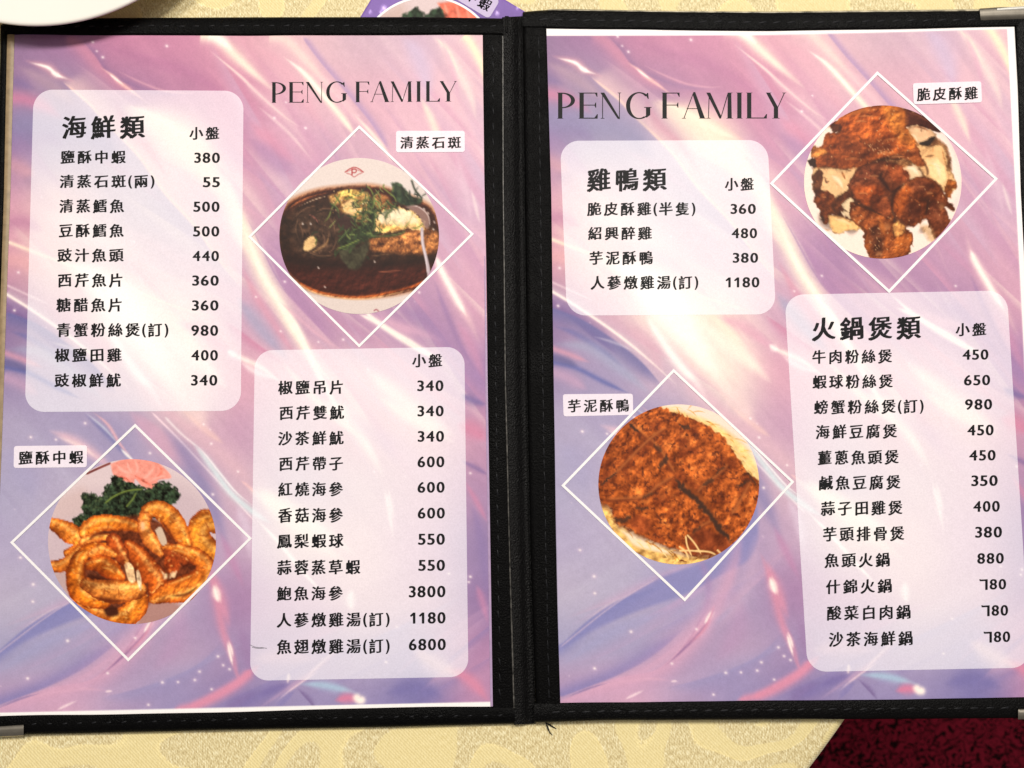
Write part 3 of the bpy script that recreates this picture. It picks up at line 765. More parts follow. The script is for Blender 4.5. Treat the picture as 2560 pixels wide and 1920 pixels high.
# ------------------------------------------------------------------ the four dish photographs
def paint_fish():
    C = Canvas(0, 0, 1738, 1659, 4.5, (216, 203, 200))
    tx = fbm(C.h, C.w, 9, 31, 4) ; fine = fbm(C.h, C.w, 3, 32, 3); ro = fbm(C.h, C.w, 8, 33, 4)
    C.poly([(0, 0), (1738, 0), (1738, 330), (0, 420)], (220, 208, 206), 1, 60)
    sauce = [(60, 620), (180, 470), (420, 370), (700, 330), (1000, 320), (1300, 400), (1560, 520), (1660, 700), (1680, 1000), (1600, 1280), (1300, 1400), (900, 1445), (500, 1400), (250, 1290), (60, 1050)]
    C.poly(sauce, (176, 105, 60), .9, 26)
    C.poly([(x * .97 + 26, y * .97 + 32) for x, y in sauce], (58, 24, 17), 1, 16)
    C.poly([(70, 650), (250, 520), (600, 420), (1000, 420), (1300, 560), (1640, 760), (1650, 1050), (1200, 1100), (600, 1080), (100, 1000)], (48, 27, 18), 1, 40, tex=tx * 1.0)
    C.poly([(90, 980), (500, 1060), (1000, 1080), (1640, 1040), (1600, 1120), (900, 1160), (200, 1130)], (36, 18, 13), .9, 40)
    C.poly([(150, 1150), (800, 1180), (1500, 1130), (1560, 1200), (1300, 1340), (800, 1400), (380, 1350)], (66, 26, 19), .8, 60, tex=tx * .4)
    C.stroke([(240, 1270), (420, 1370), (720, 1428), (1000, 1420), (1380, 1330), (1560, 1240)], 14, (188, 92, 36), .9, ends=(.1, .1))
    C.stroke([(250, 1292), (430, 1392), (720, 1448), (1010, 1440), (1390, 1352)], 8, (225, 175, 120), .7, ends=(.1, .1))
    C.stroke([(130, 590), (250, 500), (420, 430), (580, 400)], 10, (180, 100, 55), .7)
    C.stroke([(250, 545), (420, 470), (600, 420)], 4, (225, 200, 170), .7)
    # fish: head on the left, browned skin on the right
    C.poly([(230, 620), (420, 560), (620, 640), (700, 800), (620, 980), (420, 1030), (240, 960), (180, 780)], (64, 43, 32), .9, 40, tex=tx * 1.3)
    for k in range(26):
        x, y = rng.uniform(240, 640), rng.uniform(580, 980)
        C.stroke([(x, y), (x + rng.uniform(-40, 50), y + rng.uniform(20, 80))], 5, (118, 82, 62), rng.uniform(.2, .6))
    C.stroke([(560, 800), (540, 900), (440, 970), (380, 1000)], 12, (134, 96, 62), .8)
    C.stroke([(350, 610), (420, 650), (470, 720)], 8, (140, 80, 72), .7)
    C.poly([(320, 880), (390, 830), (440, 860), (430, 930), (350, 975), (312, 960)], (212, 172, 118), 1, 8, tex=tx * .3)
    C.stroke([(425, 840), (440, 870), (430, 905)], 8, (60, 70, 32), .9, ends=(0, 0))
    C.poly([(960, 860), (1200, 800), (1460, 740), (1640, 800), (1640, 960), (1480, 1010), (1150, 990), (980, 960)], (150, 92, 50), 1, 22, tex=tx * 1.5 + fine * .6)
    C.poly([(1290, 790), (1460, 780), (1470, 900), (1330, 960)], (180, 112, 62), .7, 20, tex=tx * 1.2)
    C.stroke([(960, 1030), (1100, 1015), (1240, 1020)], 5, (150, 115, 80), .7)
    C.poly([(560, 440), (700, 380), (900, 390), (1000, 480), (960, 640), (860, 690), (700, 620), (600, 520)], (186, 138, 78), .85, 16, tex=tx * 1.4 + fine * .5)
    C.poly([(690, 520), (780, 470), (840, 520), (830, 610), (740, 620)], (232, 192, 132), 1, 10, tex=tx * .6)
    C.poly([(640, 400), (760, 372), (880, 390), (890, 430), (700, 440)], (222, 186, 98), .9, 8, tex=tx * .7)
    C.poly([(620, 620), (700, 600), (800, 640), (810, 750), (700, 780)], (56, 34, 30), .9, 16)
    C.stroke([(770, 620), (820, 670), (840, 690)], 10, (206, 150, 120), .9)
    C.poly([(1020, 400), (1140, 440), (1200, 540), (1080, 570), (1000, 500)], (168, 108, 60), .8, 14, tex=tx * 1.2)
    C.poly([(1000, 770), (1030, 610), (1160, 555), (1300, 560), (1430, 615), (1500, 690), (1495, 775), (1390, 765), (1270, 760), (1230, 785), (1120, 795)], (226, 184, 122), 1, 6, tex=tx * .8 + fine * .4, rough=ro * 70)
    C.poly([(1050, 650), (1130, 585), (1280, 575), (1390, 620), (1300, 690), (1180, 660), (1090, 700)], (250, 234, 206), .95, 14, rough=ro * 60)
    C.poly([(1300, 600), (1400, 630), (1460, 700), (1350, 690)], (246, 224, 186), .9, 10, rough=ro * 40)
    C.poly([(1030, 740), (1150, 690), (1260, 720), (1250, 770), (1080, 790)], (218, 156, 78), .75, 18, tex=tx * .9)
    for k in range(34):
        x, y = rng.uniform(1040, 1440), rng.uniform(590, 770)
        C.stroke([(x, y), (x + rng.uniform(10, 50), y + rng.uniform(-14, 26))], rng.uniform(4, 8), [(255, 246, 226), (206, 150, 88), (240, 210, 156)][k % 3], .7)
    C.stroke([(1010, 780), (1130, 812), (1260, 790), (1340, 760)], 10, (40, 30, 18), .8)
    C.relief(14, .16, 301, 4, lo=.03, hi=.2); C.relief(40, .10, 302, 3, lo=.03, hi=.2)
    for p in ([(480, 780), (520, 860), (500, 960)], [(560, 640), (610, 720), (620, 820)], [(260, 700), (300, 780), (300, 880)], [(640, 860), (600, 960), (540, 1000)], [(200, 660), (330, 560), (480, 520)]):
        C.stroke(p, 7, (128, 92, 70), .6)
    # greens
    C.poly([(1180, 310), (1260, 300), (1360, 420), (1480, 460), (1440, 530), (1280, 520), (1190, 430)], (46, 58, 40), .95, 10, tex=tx * 1.8, rough=ro * 40)
    C.poly([(640, 900), (760, 780), (880, 740), (960, 640), (900, 480), (1000, 460), (1010, 760), (960, 860), (880, 900), (740, 980)], (42, 52, 32), .8, 20, tex=tx * 1.6, rough=ro * 50)
    C.poly([(640, 980), (820, 940), (960, 900), (900, 1100), (820, 1165), (740, 1130)], (58, 56, 40), .85, 14, tex=tx * 1.2, rough=ro * 30)
    for k in range(95):
        t = rng.uniform(0, 1)
        cx, cy = (960 + rng.normal(0, 130), 560 + rng.normal(0, 120)) if k < 45 else ((820 + rng.normal(0, 120), 850 + rng.normal(0, 75)) if k < 75 else (1290 + rng.normal(0, 90), 440 + rng.normal(0, 50)))
        a = rng.uniform(0, 6.28); l = rng.uniform(50, 130)
        b = a + rng.uniform(-1, 1)
        col = [(48, 66, 36), (78, 98, 50), (34, 46, 30), (120, 134, 74), (64, 84, 44)][rng.integers(5)]
        if k >= 75: col = [(38, 50, 38), (28, 38, 30), (66, 80, 58)][rng.integers(3)]
        cy = max(cy, 400)
        C.stroke([(cx, cy), (cx + l * .5 * math.cos(a), cy + l * .5 * math.sin(a)), (cx + l * (math.cos(a) + math.cos(b)) * .5, cy + l * (math.sin(a) + math.sin(b)) * .5)], rng.uniform(5, 10), col, .9, ends=(.15, .3))
    for p in ([(680, 400), (640, 480), (590, 560), (560, 640), (500, 710)], [(630, 960), (720, 930), (810, 890), (890, 850)], [(930, 330), (980, 380), (1010, 470), (1000, 560)],
              [(1390, 590), (1360, 680), (1290, 770)], [(1500, 700), (1440, 745), (1380, 750)], [(1110, 310), (1100, 350), (1140, 390), (1210, 450), (1230, 520)], [(850, 480), (780, 455), (700, 470)]):
        C.stroke(p, 8, (112, 126, 62), .95, ends=(.1, .3))
    for k in range(60):
        cx, cy = 960 + rng.normal(0, 150), 560 + rng.normal(0, 110); cy = max(cy, 400); a = rng.uniform(0, 6.28); l = rng.uniform(60, 150); b = a + rng.uniform(-1.2, 1.2)
        C.stroke([(cx, cy), (cx + l * .5 * math.cos(a), cy + l * .5 * math.sin(a)), (cx + l * (math.cos(a) + math.cos(b)) * .5, cy + l * (math.sin(a) + math.sin(b)) * .5)], rng.uniform(4, 7),
                 [(46, 60, 34), (98, 112, 60), (140, 148, 88), (30, 40, 26)][rng.integers(4)], .85, ends=(.15, .3))
    for k in range(26):
        x, y = rng.uniform(600, 960), rng.uniform(390, 640)
        C.stroke([(x, y), (x + rng.uniform(-26, 26), y + rng.uniform(-20, 20))], rng.uniform(6, 12), [(240, 208, 150), (206, 150, 86), (250, 228, 190)][rng.integers(3)], .75)
    C.poly([(1060, 650), (1150, 575), (1300, 575), (1410, 640), (1300, 720), (1120, 720)], (244, 222, 186), .6, 20, tex=tx * .4)
    for p in ([(1000, 640), (1010, 720), (980, 800)], [(960, 560), (900, 640), (880, 740)], [(1040, 560), (1010, 600), (1020, 680)], [(1120, 470), (1180, 530), (1260, 560)], [(1330, 780), (1260, 810), (1150, 830), (1040, 830)], [(780, 740), (700, 830), (640, 900)], [(860, 780), (960, 830), (1100, 840)], [(1200, 560), (1140, 610), (1110, 680)], [(560, 500), (640, 560), (660, 660)]):
        C.stroke(p, 13, (44, 58, 34), .9, ends=(.2, .3)); C.stroke([(x + 5, y - 6) for x, y in p], 4, (118, 132, 74), .7, ends=(.2, .3))
    for p in ([(420, 600), (520, 560), (640, 590), (700, 660)], [(260, 640), (240, 760), (270, 880)], [(330, 980), (480, 1030), (640, 1010)], [(480, 700), (560, 760), (580, 860)]):
        C.stroke(p, 9, (142, 104, 78), .6); C.stroke([(x + 8, y + 12) for x, y in p], 12, (30, 18, 14), .6)
    C.stroke([(1380, 285), (1410, 370), (1450, 420), (1485, 465)], 10, (52, 58, 46), 1, ends=(0, .2))
    # spoon
    C.poly([(1310, 540), (1420, 525), (1520, 590), (1555, 690), (1530, 760), (1480, 690), (1430, 610)], (150, 118, 112), .85, 8)
    C.stroke([(1330, 530), (1440, 540), (1530, 610), (1558, 700), (1540, 760)], 7, (205, 185, 182), .9)
    C.stroke([(1480, 760), (1488, 900), (1520, 1040), (1545, 1160), (1550, 1260)], 17, (186, 172, 182), 1, ends=(0, 0), power=5)
    C.stroke([(1478, 780), (1486, 900), (1516, 1040), (1534, 1200)], 5, (230, 220, 228), .8, ends=(.05, .05))
    for x, y in ((300, 705), (378, 705), (455, 1140), (1500, 560), (1540, 600), (1600, 690), (1590, 760), (1010, 1080), (520, 1330)):
        C.stroke([(x, y), (x + 6, y + 6)], 8, (235, 225, 220), .8, ends=(0, 0))
    C.stroke([(1040, 1185), (1160, 1178), (1300, 1170)], 6, (172, 100, 72), .8)
    # the red crest on the rim
    red = (170, 62, 66)
    C.stroke([(722, 198), (770, 165), (812, 152), (856, 165), (902, 198)], 6, red, .9, ends=(0, 0), power=4)
    C.stroke([(735, 208), (775, 222), (812, 245), (850, 222), (890, 205)], 5, red, .7, ends=(0, 0), power=4)
    C.stroke([(740, 195), (775, 180), (812, 168), (850, 180), (884, 195)], 4, red, .6, ends=(0, 0), power=4)
    C.stroke([(790, 170), (790, 222)], 7, red, 1, ends=(0, 0), power=4)
    C.stroke([(790, 172), (825, 172), (832, 188), (822, 202), (792, 202)], 6, red, 1, ends=(0, 0), power=4)
    C.stroke([(1010, 1565), (1030, 1555), (1050, 1570)], 7, (150, 70, 85), .8, ends=(0, 0))
    return C
def paint_prawns():
    C = Canvas(0, 0, 1696, 1659, 4.5, (214, 196, 203))
    tx = fbm(C.h, C.w, 7, 41, 4); fine = fbm(C.h, C.w, 3, 42, 3); ro = fbm(C.h, C.w, 6, 43, 4)
    C.poly([(60, 620), (380, 400), (700, 360), (1300, 300), (1660, 700), (1660, 1659), (0, 1659)], (196, 176, 188), .8, 90)
    C.poly([(60, 480), (400, 330), (420, 560), (150, 640)], (206, 182, 184), .8, 50)
    C.poly([(80, 1100), (320, 1120), (420, 1500), (200, 1350)], (188, 160, 160), .9, 40)
    C.poly([(940, 1300), (1100, 1330), (1300, 1430), (1100, 1590), (900, 1600)], (172, 128, 122), .95, 30)
    C.stroke([(420, 205), (540, 150), (655, 100)], 11, (120, 62, 60), 1, ends=(.05, .05), power=4)
    # flower
    C.poly([(650, 110), (800, 60), (960, 62), (1090, 100), (1210, 230), (1090, 260), (1080, 345), (960, 330), (880, 250), (850, 290), (690, 225)], (238, 152, 138), 1, 8, tex=tx * .3)
    for p in ([(700, 110), (760, 170), (850, 200)], [(880, 80), (900, 160), (870, 210)], [(1060, 130), (1000, 210), (940, 250)], [(1180, 220), (1090, 230), (1000, 280)], [(800, 80), (820, 150), (860, 210)]):
        C.stroke(p, 14, (246, 178, 166), .8)
    for p in ([(860, 210), (960, 270), (1080, 345)], [(700, 225), (780, 240), (850, 285)], [(1100, 120), (1120, 190), (1060, 240)]):
        C.stroke(p, 12, (224, 104, 84), .7)
    # parsley
    pars = [(650, 235), (700, 230), (800, 270), (880, 300), (1000, 340), (1080, 280), (1190, 290), (1290, 400), (1230, 480), (1210, 560), (1100, 600), (900, 620), (700, 610), (460, 660), (370, 710), (300, 670), (310, 610), (390, 560), (390, 400), (450, 380), (560, 400), (610, 300), (660, 290)]
    C.poly(pars, (38, 48, 34), 1, 8, tex=tx * 2.2 + fine * 1.2, rough=ro * 70)
    for k in range(220):
        x, y = rng.uniform(310, 1280), rng.uniform(250, 690)
        q = C.win(x, y, x + 1, y + 1)
        if q is None: continue
        px = C.img[q[0], q[1]][0, 0]
        if px[0] > .34: continue
        C.stroke([(x, y), (x + rng.uniform(-12, 12), y + rng.uniform(-12, 12))], rng.uniform(5, 11), [(60, 78, 50), (84, 100, 66), (22, 30, 22)][rng.integers(3)], .75, ends=(0, 0))
    C.stroke([(590, 480), (680, 410), (800, 360), (960, 340)], 9, (116, 134, 62), .95, ends=(.1, .1))
    C.stroke([(890, 370), (850, 440), (790, 510)], 9, (112, 130, 62), .9, ends=(.1, .1))
    # dark gaps first
    C.poly([(640, 700), (900, 700), (1100, 800), (1300, 760), (1500, 900), (1560, 1100), (1200, 1200), (960, 1300), (900, 1100), (760, 1000)], (72, 32, 20), 1, 16, tex=tx * .8)
    _tube = C.tube
    C.tube = lambda p, w, *a, **k: _tube(p, [q * 1.22 for q in w], *a, **k)
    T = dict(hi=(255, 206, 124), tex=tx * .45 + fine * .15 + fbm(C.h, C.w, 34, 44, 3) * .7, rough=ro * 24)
    oc, oe = (226, 128, 44), (160, 70, 22)
    C.poly([(300, 900), (700, 640), (1000, 600), (1500, 900), (1480, 1250), (1080, 1330), (900, 1540), (600, 1560), (330, 1330)], (104, 48, 26), .95, 18, tex=tx)
    C.tube([(100, 650), (230, 720), (330, 800), (390, 880), (250, 930)], [40, 74, 82, 60, 30], oc, oe, **T)
    C.tube([(90, 1060), (200, 1050), (300, 980), (370, 900)], [44, 50, 52, 40], oc, oe, **T)
    C.tube([(440, 780), (440, 720), (560, 655), (760, 660), (930, 700)], [58, 66, 64, 56, 34], (218, 118, 34), oe, **T)
    C.tube([(400, 830), (520, 790), (660, 775)], [38, 34, 18], (226, 130, 52), (160, 70, 26), **T)
    C.tube([(1680, 650), (1520, 640), (1460, 760), (1540, 900), (1680, 960)], [90, 92, 90, 96, 90], (228, 140, 44), oe, **T)
    C.tube([(1000, 760), (1180, 900), (1340, 990)], [40, 60, 50], (150, 62, 24), (92, 36, 18), **T)
    C.tube([(960, 640), (1000, 550), (1090, 530), (1200, 610), (1290, 740), (1370, 860)], [44, 58, 70, 84, 76, 30], (226, 130, 42), oe, **T)
    C.tube([(965, 600), (960, 690), (1000, 790), (1060, 870), (1110, 935)], [44, 52, 54, 48, 22], (230, 138, 58), (170, 78, 28), **T)
    C.stroke([(945, 660), (948, 700)], 22, (250, 210, 180), .7, ends=(0, 0))
    C.poly([(1060, 720), (1110, 690), (1150, 760), (1170, 840), (1120, 855)], (206, 182, 160), 1, 5)
    C.tube([(820, 870), (900, 960), (990, 1090), (1070, 1190), (1040, 1280)], [50, 80, 96, 84, 40], (188, 84, 26), (120, 44, 16), **T)
    C.tube([(680, 820), (740, 940), (800, 1040)], [60, 64, 30], (170, 72, 26), (104, 38, 16), **T)
    C.tube([(1130, 880), (1280, 890), (1440, 960), (1530, 1060), (1480, 1180), (1330, 1260), (1180, 1300), (1040, 1360)], [14, 36, 62, 76, 84, 100, 84, 36], (214, 114, 36), (140, 56, 18), **T)
    C.poly([(1150, 960), (1250, 970), (1290, 1060), (1230, 1130), (1150, 1080)], (166, 66, 24), .95, 10, tex=tx * .9)
    C.poly([(1110, 1080), (1170, 1120), (1260, 1100), (1240, 1150), (1150, 1170)], (238, 200, 158), .9, 8, tex=tx, rough=ro * 40)
    C.tube([(300, 1360), (430, 1440), (560, 1500), (700, 1560)], [30, 60, 76, 60], (206, 110, 36), (128, 52, 18), **T)
    C.tube([(700, 1540), (820, 1500), (900, 1400), (920, 1290)], [70, 88, 84, 50], (222, 124, 36), oe, **T)
    C.poly([(580, 1430), (700, 1430), (720, 1500), (620, 1510)], (64, 30, 20), .95, 12)
    C.tube([(600, 850), (470, 880), (370, 980), (330, 1120), (350, 1260), (440, 1350), (600, 1390)], [12, 38, 60, 74, 80, 72, 44], (222, 118, 30), (140, 56, 16), **T)
    C.tube([(480, 940), (560, 900), (690, 950)], [36, 50, 24], (214, 118, 44), oe, **T)
    C.poly([(440, 1120), (560, 1150), (700, 1190), (600, 1220), (440, 1190)], (66, 28, 16), 1, 14)
    C.tube([(450, 1040), (560, 1030), (660, 1090), (750, 1150)], [40, 70, 78, 34], (216, 108, 28), (156, 58, 18), **T)
    C.tube([(430, 1220), (560, 1270), (720, 1290), (900, 1270)], [50, 80, 92, 70], (220, 132, 54), (146, 64, 22), **T)
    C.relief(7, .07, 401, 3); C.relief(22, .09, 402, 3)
    for p in ([(560, 700), (620, 690), (700, 700)], [(820, 680), (900, 690)], [(470, 960), (520, 910), (600, 880)], [(330, 1060), (350, 960), (420, 900)], [(470, 1270), (620, 1240), (820, 1230)], [(1160, 1230), (1300, 1180), (1440, 1120)], [(1200, 900), (1320, 920), (1440, 990)], [(1000, 560), (1080, 510), (1160, 550)], [(1440, 660), (1520, 600), (1600, 600)], [(560, 1060), (640, 1080), (700, 1130)]):
        C.stroke(p, 12, (250, 190, 104), .55)
    for p in ([(430, 1010), (410, 1120), (440, 1200)], [(480, 1330), (640, 1370), (820, 1370)], [(1110, 1000), (1180, 1120), (1170, 1240)], [(430, 830), (520, 760), (700, 740)], [(1120, 640), (1180, 720), (1260, 860)], [(1190, 1330), (1350, 1310), (1480, 1220)]):
        C.stroke(p, 16, (96, 38, 16), .75)
    for p in ([(250, 760), (330, 860)], [(640, 640), (620, 720)], [(740, 640), (730, 700)], [(840, 650), (840, 700)], [(1290, 620), (1200, 660)], [(1340, 720), (1250, 760)], [(930, 640), (1010, 620)], [(960, 760), (1040, 740)], [(320, 1000), (410, 1040)], [(290, 1120), (390, 1120)], [(320, 1250), (410, 1210)], [(1560, 1060), (1450, 1080)], [(1440, 960), (1400, 1030)], [(1380, 1200), (1330, 1290)], [(1250, 1250), (1220, 1330)], [(1520, 640), (1560, 720)], [(1440, 760), (1540, 780)], [(600, 1240), (590, 1340)], [(720, 1240), (730, 1350)]):
        C.stroke(p, 7, (150, 64, 22), .6)
    C.poly([(775, 1040), (810, 1015), (860, 1060), (880, 1190), (820, 1190)], (238, 196, 148), 1, 6, tex=tx * .8)
    C.poly([(885, 1100), (910, 1090), (935, 1180), (930, 1280), (895, 1200)], (236, 206, 166), 1, 5, tex=tx * .8)
    C.stroke([(870, 1060), (890, 1200)], 7, (56, 30, 20), .9)
    for k in range(320):
        x, y = rng.uniform(100, 1620), rng.uniform(540, 1580)
        q = C.win(x, y, x + 1, y + 1)
        if q is None: continue
        px = C.img[q[0], q[1]][0, 0]
        if not (px[0] > .6 and px[2] < .35): continue
        C.stroke([(x, y), (x + rng.uniform(-16, 16), y + rng.uniform(-12, 12))], rng.uniform(5, 9), (250, 196, 110) if k % 3 else (120, 48, 16), .55, ends=(0, 0))
    return C
def paint_chicken():
    C = Canvas(0, 0, 1738, 1659, 4.5, (246, 226, 216))
    tx = fbm(C.h, C.w, 12, 51, 4); fine = fbm(C.h, C.w, 4, 52, 3); ro = fbm(C.h, C.w, 7, 53, 4)
    def P(p, c, soft=6, k=1.0, r=20, a=1.0):
        C.poly(p, c, a, soft, tex=tx * k * .8 + fine * .3 * k, rough=ro * (r + 16) + 7, vol=13 if soft < 12 else 0, smooth=2)
    P([(1400, 350), (1500, 420), (1640, 800), (1560, 1100), (1640, 900), (1600, 560)], (226, 208, 206), 30, .05)
    for p in ([(210, 1150), (260, 1240), (330, 1290), (460, 1350)], [(480, 1330), (620, 1330)], [(1230, 1290), (1270, 1360)], [(1240, 460), (1340, 450)]):
        C.stroke(p, 36, (120, 96, 88), .7)
    P([(200, 700), (400, 600), (800, 560), (1200, 560), (1320, 640), (1440, 900), (1440, 1100), (1300, 1180), (1150, 1280), (1000, 1290), (960, 1340), (700, 1300), (420, 1200), (250, 1100), (220, 900)], (92, 50, 32), 14, 1.2)
    P([(1100, 380), (1480, 480), (1500, 900), (1200, 820), (1100, 560)], (120, 78, 50), 12, 1.0)
    P([(1060, 120), (1180, 130), (1330, 220), (1420, 330), (1390, 350), (1240, 300), (1060, 290)], (74, 34, 26), 5, .9)
    P([(1090, 320), (1190, 295), (1340, 350), (1370, 400), (1290, 440), (1220, 460), (1130, 370)], (234, 188, 146), 5, .25)
    C.stroke([(1100, 360), (1170, 400), (1215, 480)], 12, (246, 222, 190), .9)
    C.stroke([(1130, 310), (1240, 310), (1350, 370)], 10, (160, 96, 60), .6)
    P([(1230, 470), (1360, 410), (1340, 460), (1300, 490)], (52, 38, 34), 6, .3)
    P([(1160, 490), (1290, 500), (1440, 500), (1480, 590), (1500, 740), (1540, 760), (1580, 900), (1530, 940), (1470, 940), (1400, 840), (1260, 780)], (226, 176, 122), 6, .25)
    P([(1290, 640), (1400, 620), (1480, 760), (1450, 880), (1330, 780)], (248, 208, 154), 16, .25)
    C.stroke([(1260, 600), (1340, 590), (1420, 600)], 10, (110, 70, 44), .7); C.stroke([(1440, 510), (1460, 600), (1500, 740)], 9, (140, 84, 44), .6)
    C.stroke([(1300, 690), (1380, 690), (1440, 720)], 7, (170, 110, 60), .6)
    P([(1500, 830), (1560, 850), (1585, 900), (1540, 920), (1520, 1000), (1470, 950)], (150, 80, 36), 6, .9)
    P([(1030, 690), (1120, 670), (1210, 720), (1240, 800), (1110, 820)], (238, 204, 164), 10, .2)
    # left meat and skin
    P([(180, 720), (300, 700), (460, 740), (600, 700), (540, 830), (500, 930), (340, 1010), (200, 960), (165, 830)], (234, 188, 136), 6, .25)
    P([(165, 800), (230, 740), (260, 800), (240, 920), (190, 960)], (104, 58, 36), 8, 1.0)
    C.stroke([(280, 790), (300, 850), (340, 830)], 10, (86, 46, 28), .8); C.stroke([(450, 740), (490, 830)], 12, (150, 86, 44), .9)
    C.stroke([(330, 800), (420, 850), (470, 930)], 14, (242, 206, 160), .7)
    P([(200, 940), (300, 940), (380, 1010), (370, 1130), (330, 1200), (300, 1260), (250, 1220), (240, 1120), (185, 1040)], (116, 56, 28), 6, 1.2)
    C.stroke([(250, 1170), (280, 1250)], 22, (46, 30, 26), .8)
    P([(330, 1180), (460, 1200), (620, 1280), (640, 1310), (480, 1330), (400, 1360), (340, 1290)], (240, 188, 122), 6, .25)
    P([(400, 1030), (520, 940), (560, 1010), (540, 1110), (420, 1160), (380, 1090)], (92, 46, 26), 6, 1.2)
    P([(460, 1070), (540, 1010), (560, 1080), (540, 1200), (480, 1170)], (238, 208, 166), 6, .25)
    C.stroke([(440, 1130), (490, 1200)], 9, (238, 214, 180), .9); C.stroke([(450, 1110), (520, 1150)], 8, (70, 42, 30), .8)
    # big skin
    P([(330, 300), (500, 180), (700, 110), (860, 95), (1060, 130), (1070, 280), (1180, 470), (1140, 520), (760, 640), (600, 700), (300, 690), (130, 660), (280, 560), (160, 500), (260, 500), (300, 380), (430, 360)], (166, 78, 32), 5, .9)
    P([(160, 500), (300, 540), (260, 600), (160, 590)], (206, 126, 60), 6, .9)
    P([(350, 290), (430, 290), (430, 360), (360, 340)], (96, 46, 24), 10, .6)
    P([(860, 100), (1060, 130), (1070, 300), (1160, 460), (1040, 460), (900, 240)], (186, 106, 44), 40, .6)
    P([(440, 430), (720, 430), (1000, 520), (760, 620), (620, 690), (420, 640)], (116, 54, 26), 50, .8, a=.9)
    P([(740, 640), (1140, 540), (1180, 480), (1240, 620), (1280, 680), (1200, 680), (1080, 620)], (136, 68, 34), 6, .8)
    C.stroke([(740, 640), (900, 610), (1100, 575)], 9, (52, 26, 16), .95)
    P([(130, 640), (300, 580), (520, 590), (700, 640), (520, 700), (300, 700), (160, 690)], (140, 66, 30), 10, .8)
    P([(115, 640), (180, 630), (190, 690), (140, 690)], (62, 36, 28), 6, .5)
    P([(880, 640), (1060, 620), (1140, 680), (1010, 700)], (120, 76, 46), 8, 1.6)
    # middle and wing
    P([(515, 880), (640, 700), (860, 650), (1010, 680), (1120, 800), (1080, 860), (960, 960), (900, 1000), (780, 1090), (650, 1050), (560, 960)], (106, 52, 30), 6, .8)
    P([(930, 690), (1030, 700), (1110, 800), (1000, 850), (940, 780)], (136, 62, 32), 24, .5, a=.9)
    P([(560, 900), (760, 880), (860, 950), (740, 1080), (620, 1030)], (142, 64, 28), 20, .6)
    P([(960, 1060), (1000, 940), (1110, 840), (1240, 800), (1380, 850), (1460, 980), (1500, 1040), (1560, 1125), (1460, 1090), (1380, 1130), (1260, 1200), (1160, 1290), (1040, 1220), (970, 1160)], (112, 54, 28), 6, .9)
    P([(990, 1000), (1080, 900), (1120, 940), (1040, 1140), (990, 1140)], (150, 70, 28), 18, .5)
    P([(1300, 1060), (1430, 1040), (1520, 1260), (1480, 1370), (1380, 1410), (1300, 1200)], (110, 54, 32), 6, .8)
    P([(1230, 1290), (1320, 1290), (1370, 1420), (1320, 1420)], (206, 160, 110), 22, .6, a=.7)
    C.stroke([(870, 740), (830, 800), (900, 900), (940, 960)], 24, (54, 28, 22), .8); C.stroke([(930, 960), (980, 930), (1090, 850)], 16, (48, 24, 18), .9)
    C.stroke([(940, 1060), (940, 1180), (990, 1250)], 24, (62, 46, 40), .85)
    C.stroke([(1240, 1020), (1310, 1010), (1300, 1100)], 18, (66, 34, 22), .7)
    # leg
    P([(540, 1060), (660, 1080), (780, 1150), (940, 1130), (960, 1240), (1060, 1300), (1150, 1390), (1090, 1590), (960, 1659), (760, 1620), (680, 1470), (670, 1330), (600, 1260), (540, 1180)], (140, 70, 32), 5, .9)
    P([(960, 1260), (1010, 1240), (1080, 1320), (1000, 1390), (960, 1340)], (216, 150, 84), 8, .4)
    P([(730, 1280), (820, 1300), (860, 1450), (830, 1600), (760, 1540)], (74, 38, 24), 26, .9, a=.85)
    P([(1000, 1400), (1130, 1380), (1080, 1540), (980, 1560)], (172, 90, 38), 16, .6)
    C.stroke([(560, 1060), (700, 1110), (800, 1150)], 12, (60, 30, 20), .8)
    for p, c in (([(560, 800), (700, 720), (840, 700), (800, 790), (640, 830)], (92, 42, 26)), ([(880, 690), (1000, 710), (1040, 790), (940, 800)], (150, 72, 36)), ([(1120, 860), (1240, 830), (1360, 880), (1300, 960), (1180, 930)], (92, 44, 28)), ([(1080, 1090), (1200, 1060), (1240, 1160), (1150, 1240)], (84, 40, 26)), ([(1380, 940), (1450, 990), (1480, 1060), (1400, 1040)], (150, 76, 42)), ([(600, 1180), (720, 1160), (800, 1240), (700, 1300)], (158, 80, 38))):
        C.poly(p, c, .7, 16, tex=tx, rough=ro * 40, smooth=2)
    P([(760, 980), (880, 1000), (940, 1080), (920, 1200), (820, 1160), (740, 1100)], (118, 56, 30), 10, .7)
    C.relief(26, .10, 501, 3); C.relief(9, .09, 502, 3); C.relief(54, .13, 503, 3)
    for (x, y, l, w) in ((640, 250, 70, 16), (700, 200, 120, 12), (880, 560, 90, 26), (940, 430, 80, 14), (560, 620, 80, 12), (1000, 600, 90, 12), (770, 790, 60, 16), (900, 1300, 30, 70), (820, 1560, 40, 40), (1240, 900, 50, 14), (1320, 960, 40, 20), (1440, 1100, 14, 60), (660, 960, 60, 12), (1000, 1480, 30, 14), (280, 1000, 24, 16), (1060, 900, 14, 44)):
        C.stroke([(x - l, y + w * .5), (x, y - 4), (x + l, y + w * .3)], w * .6, (214, 146, 92), .5)
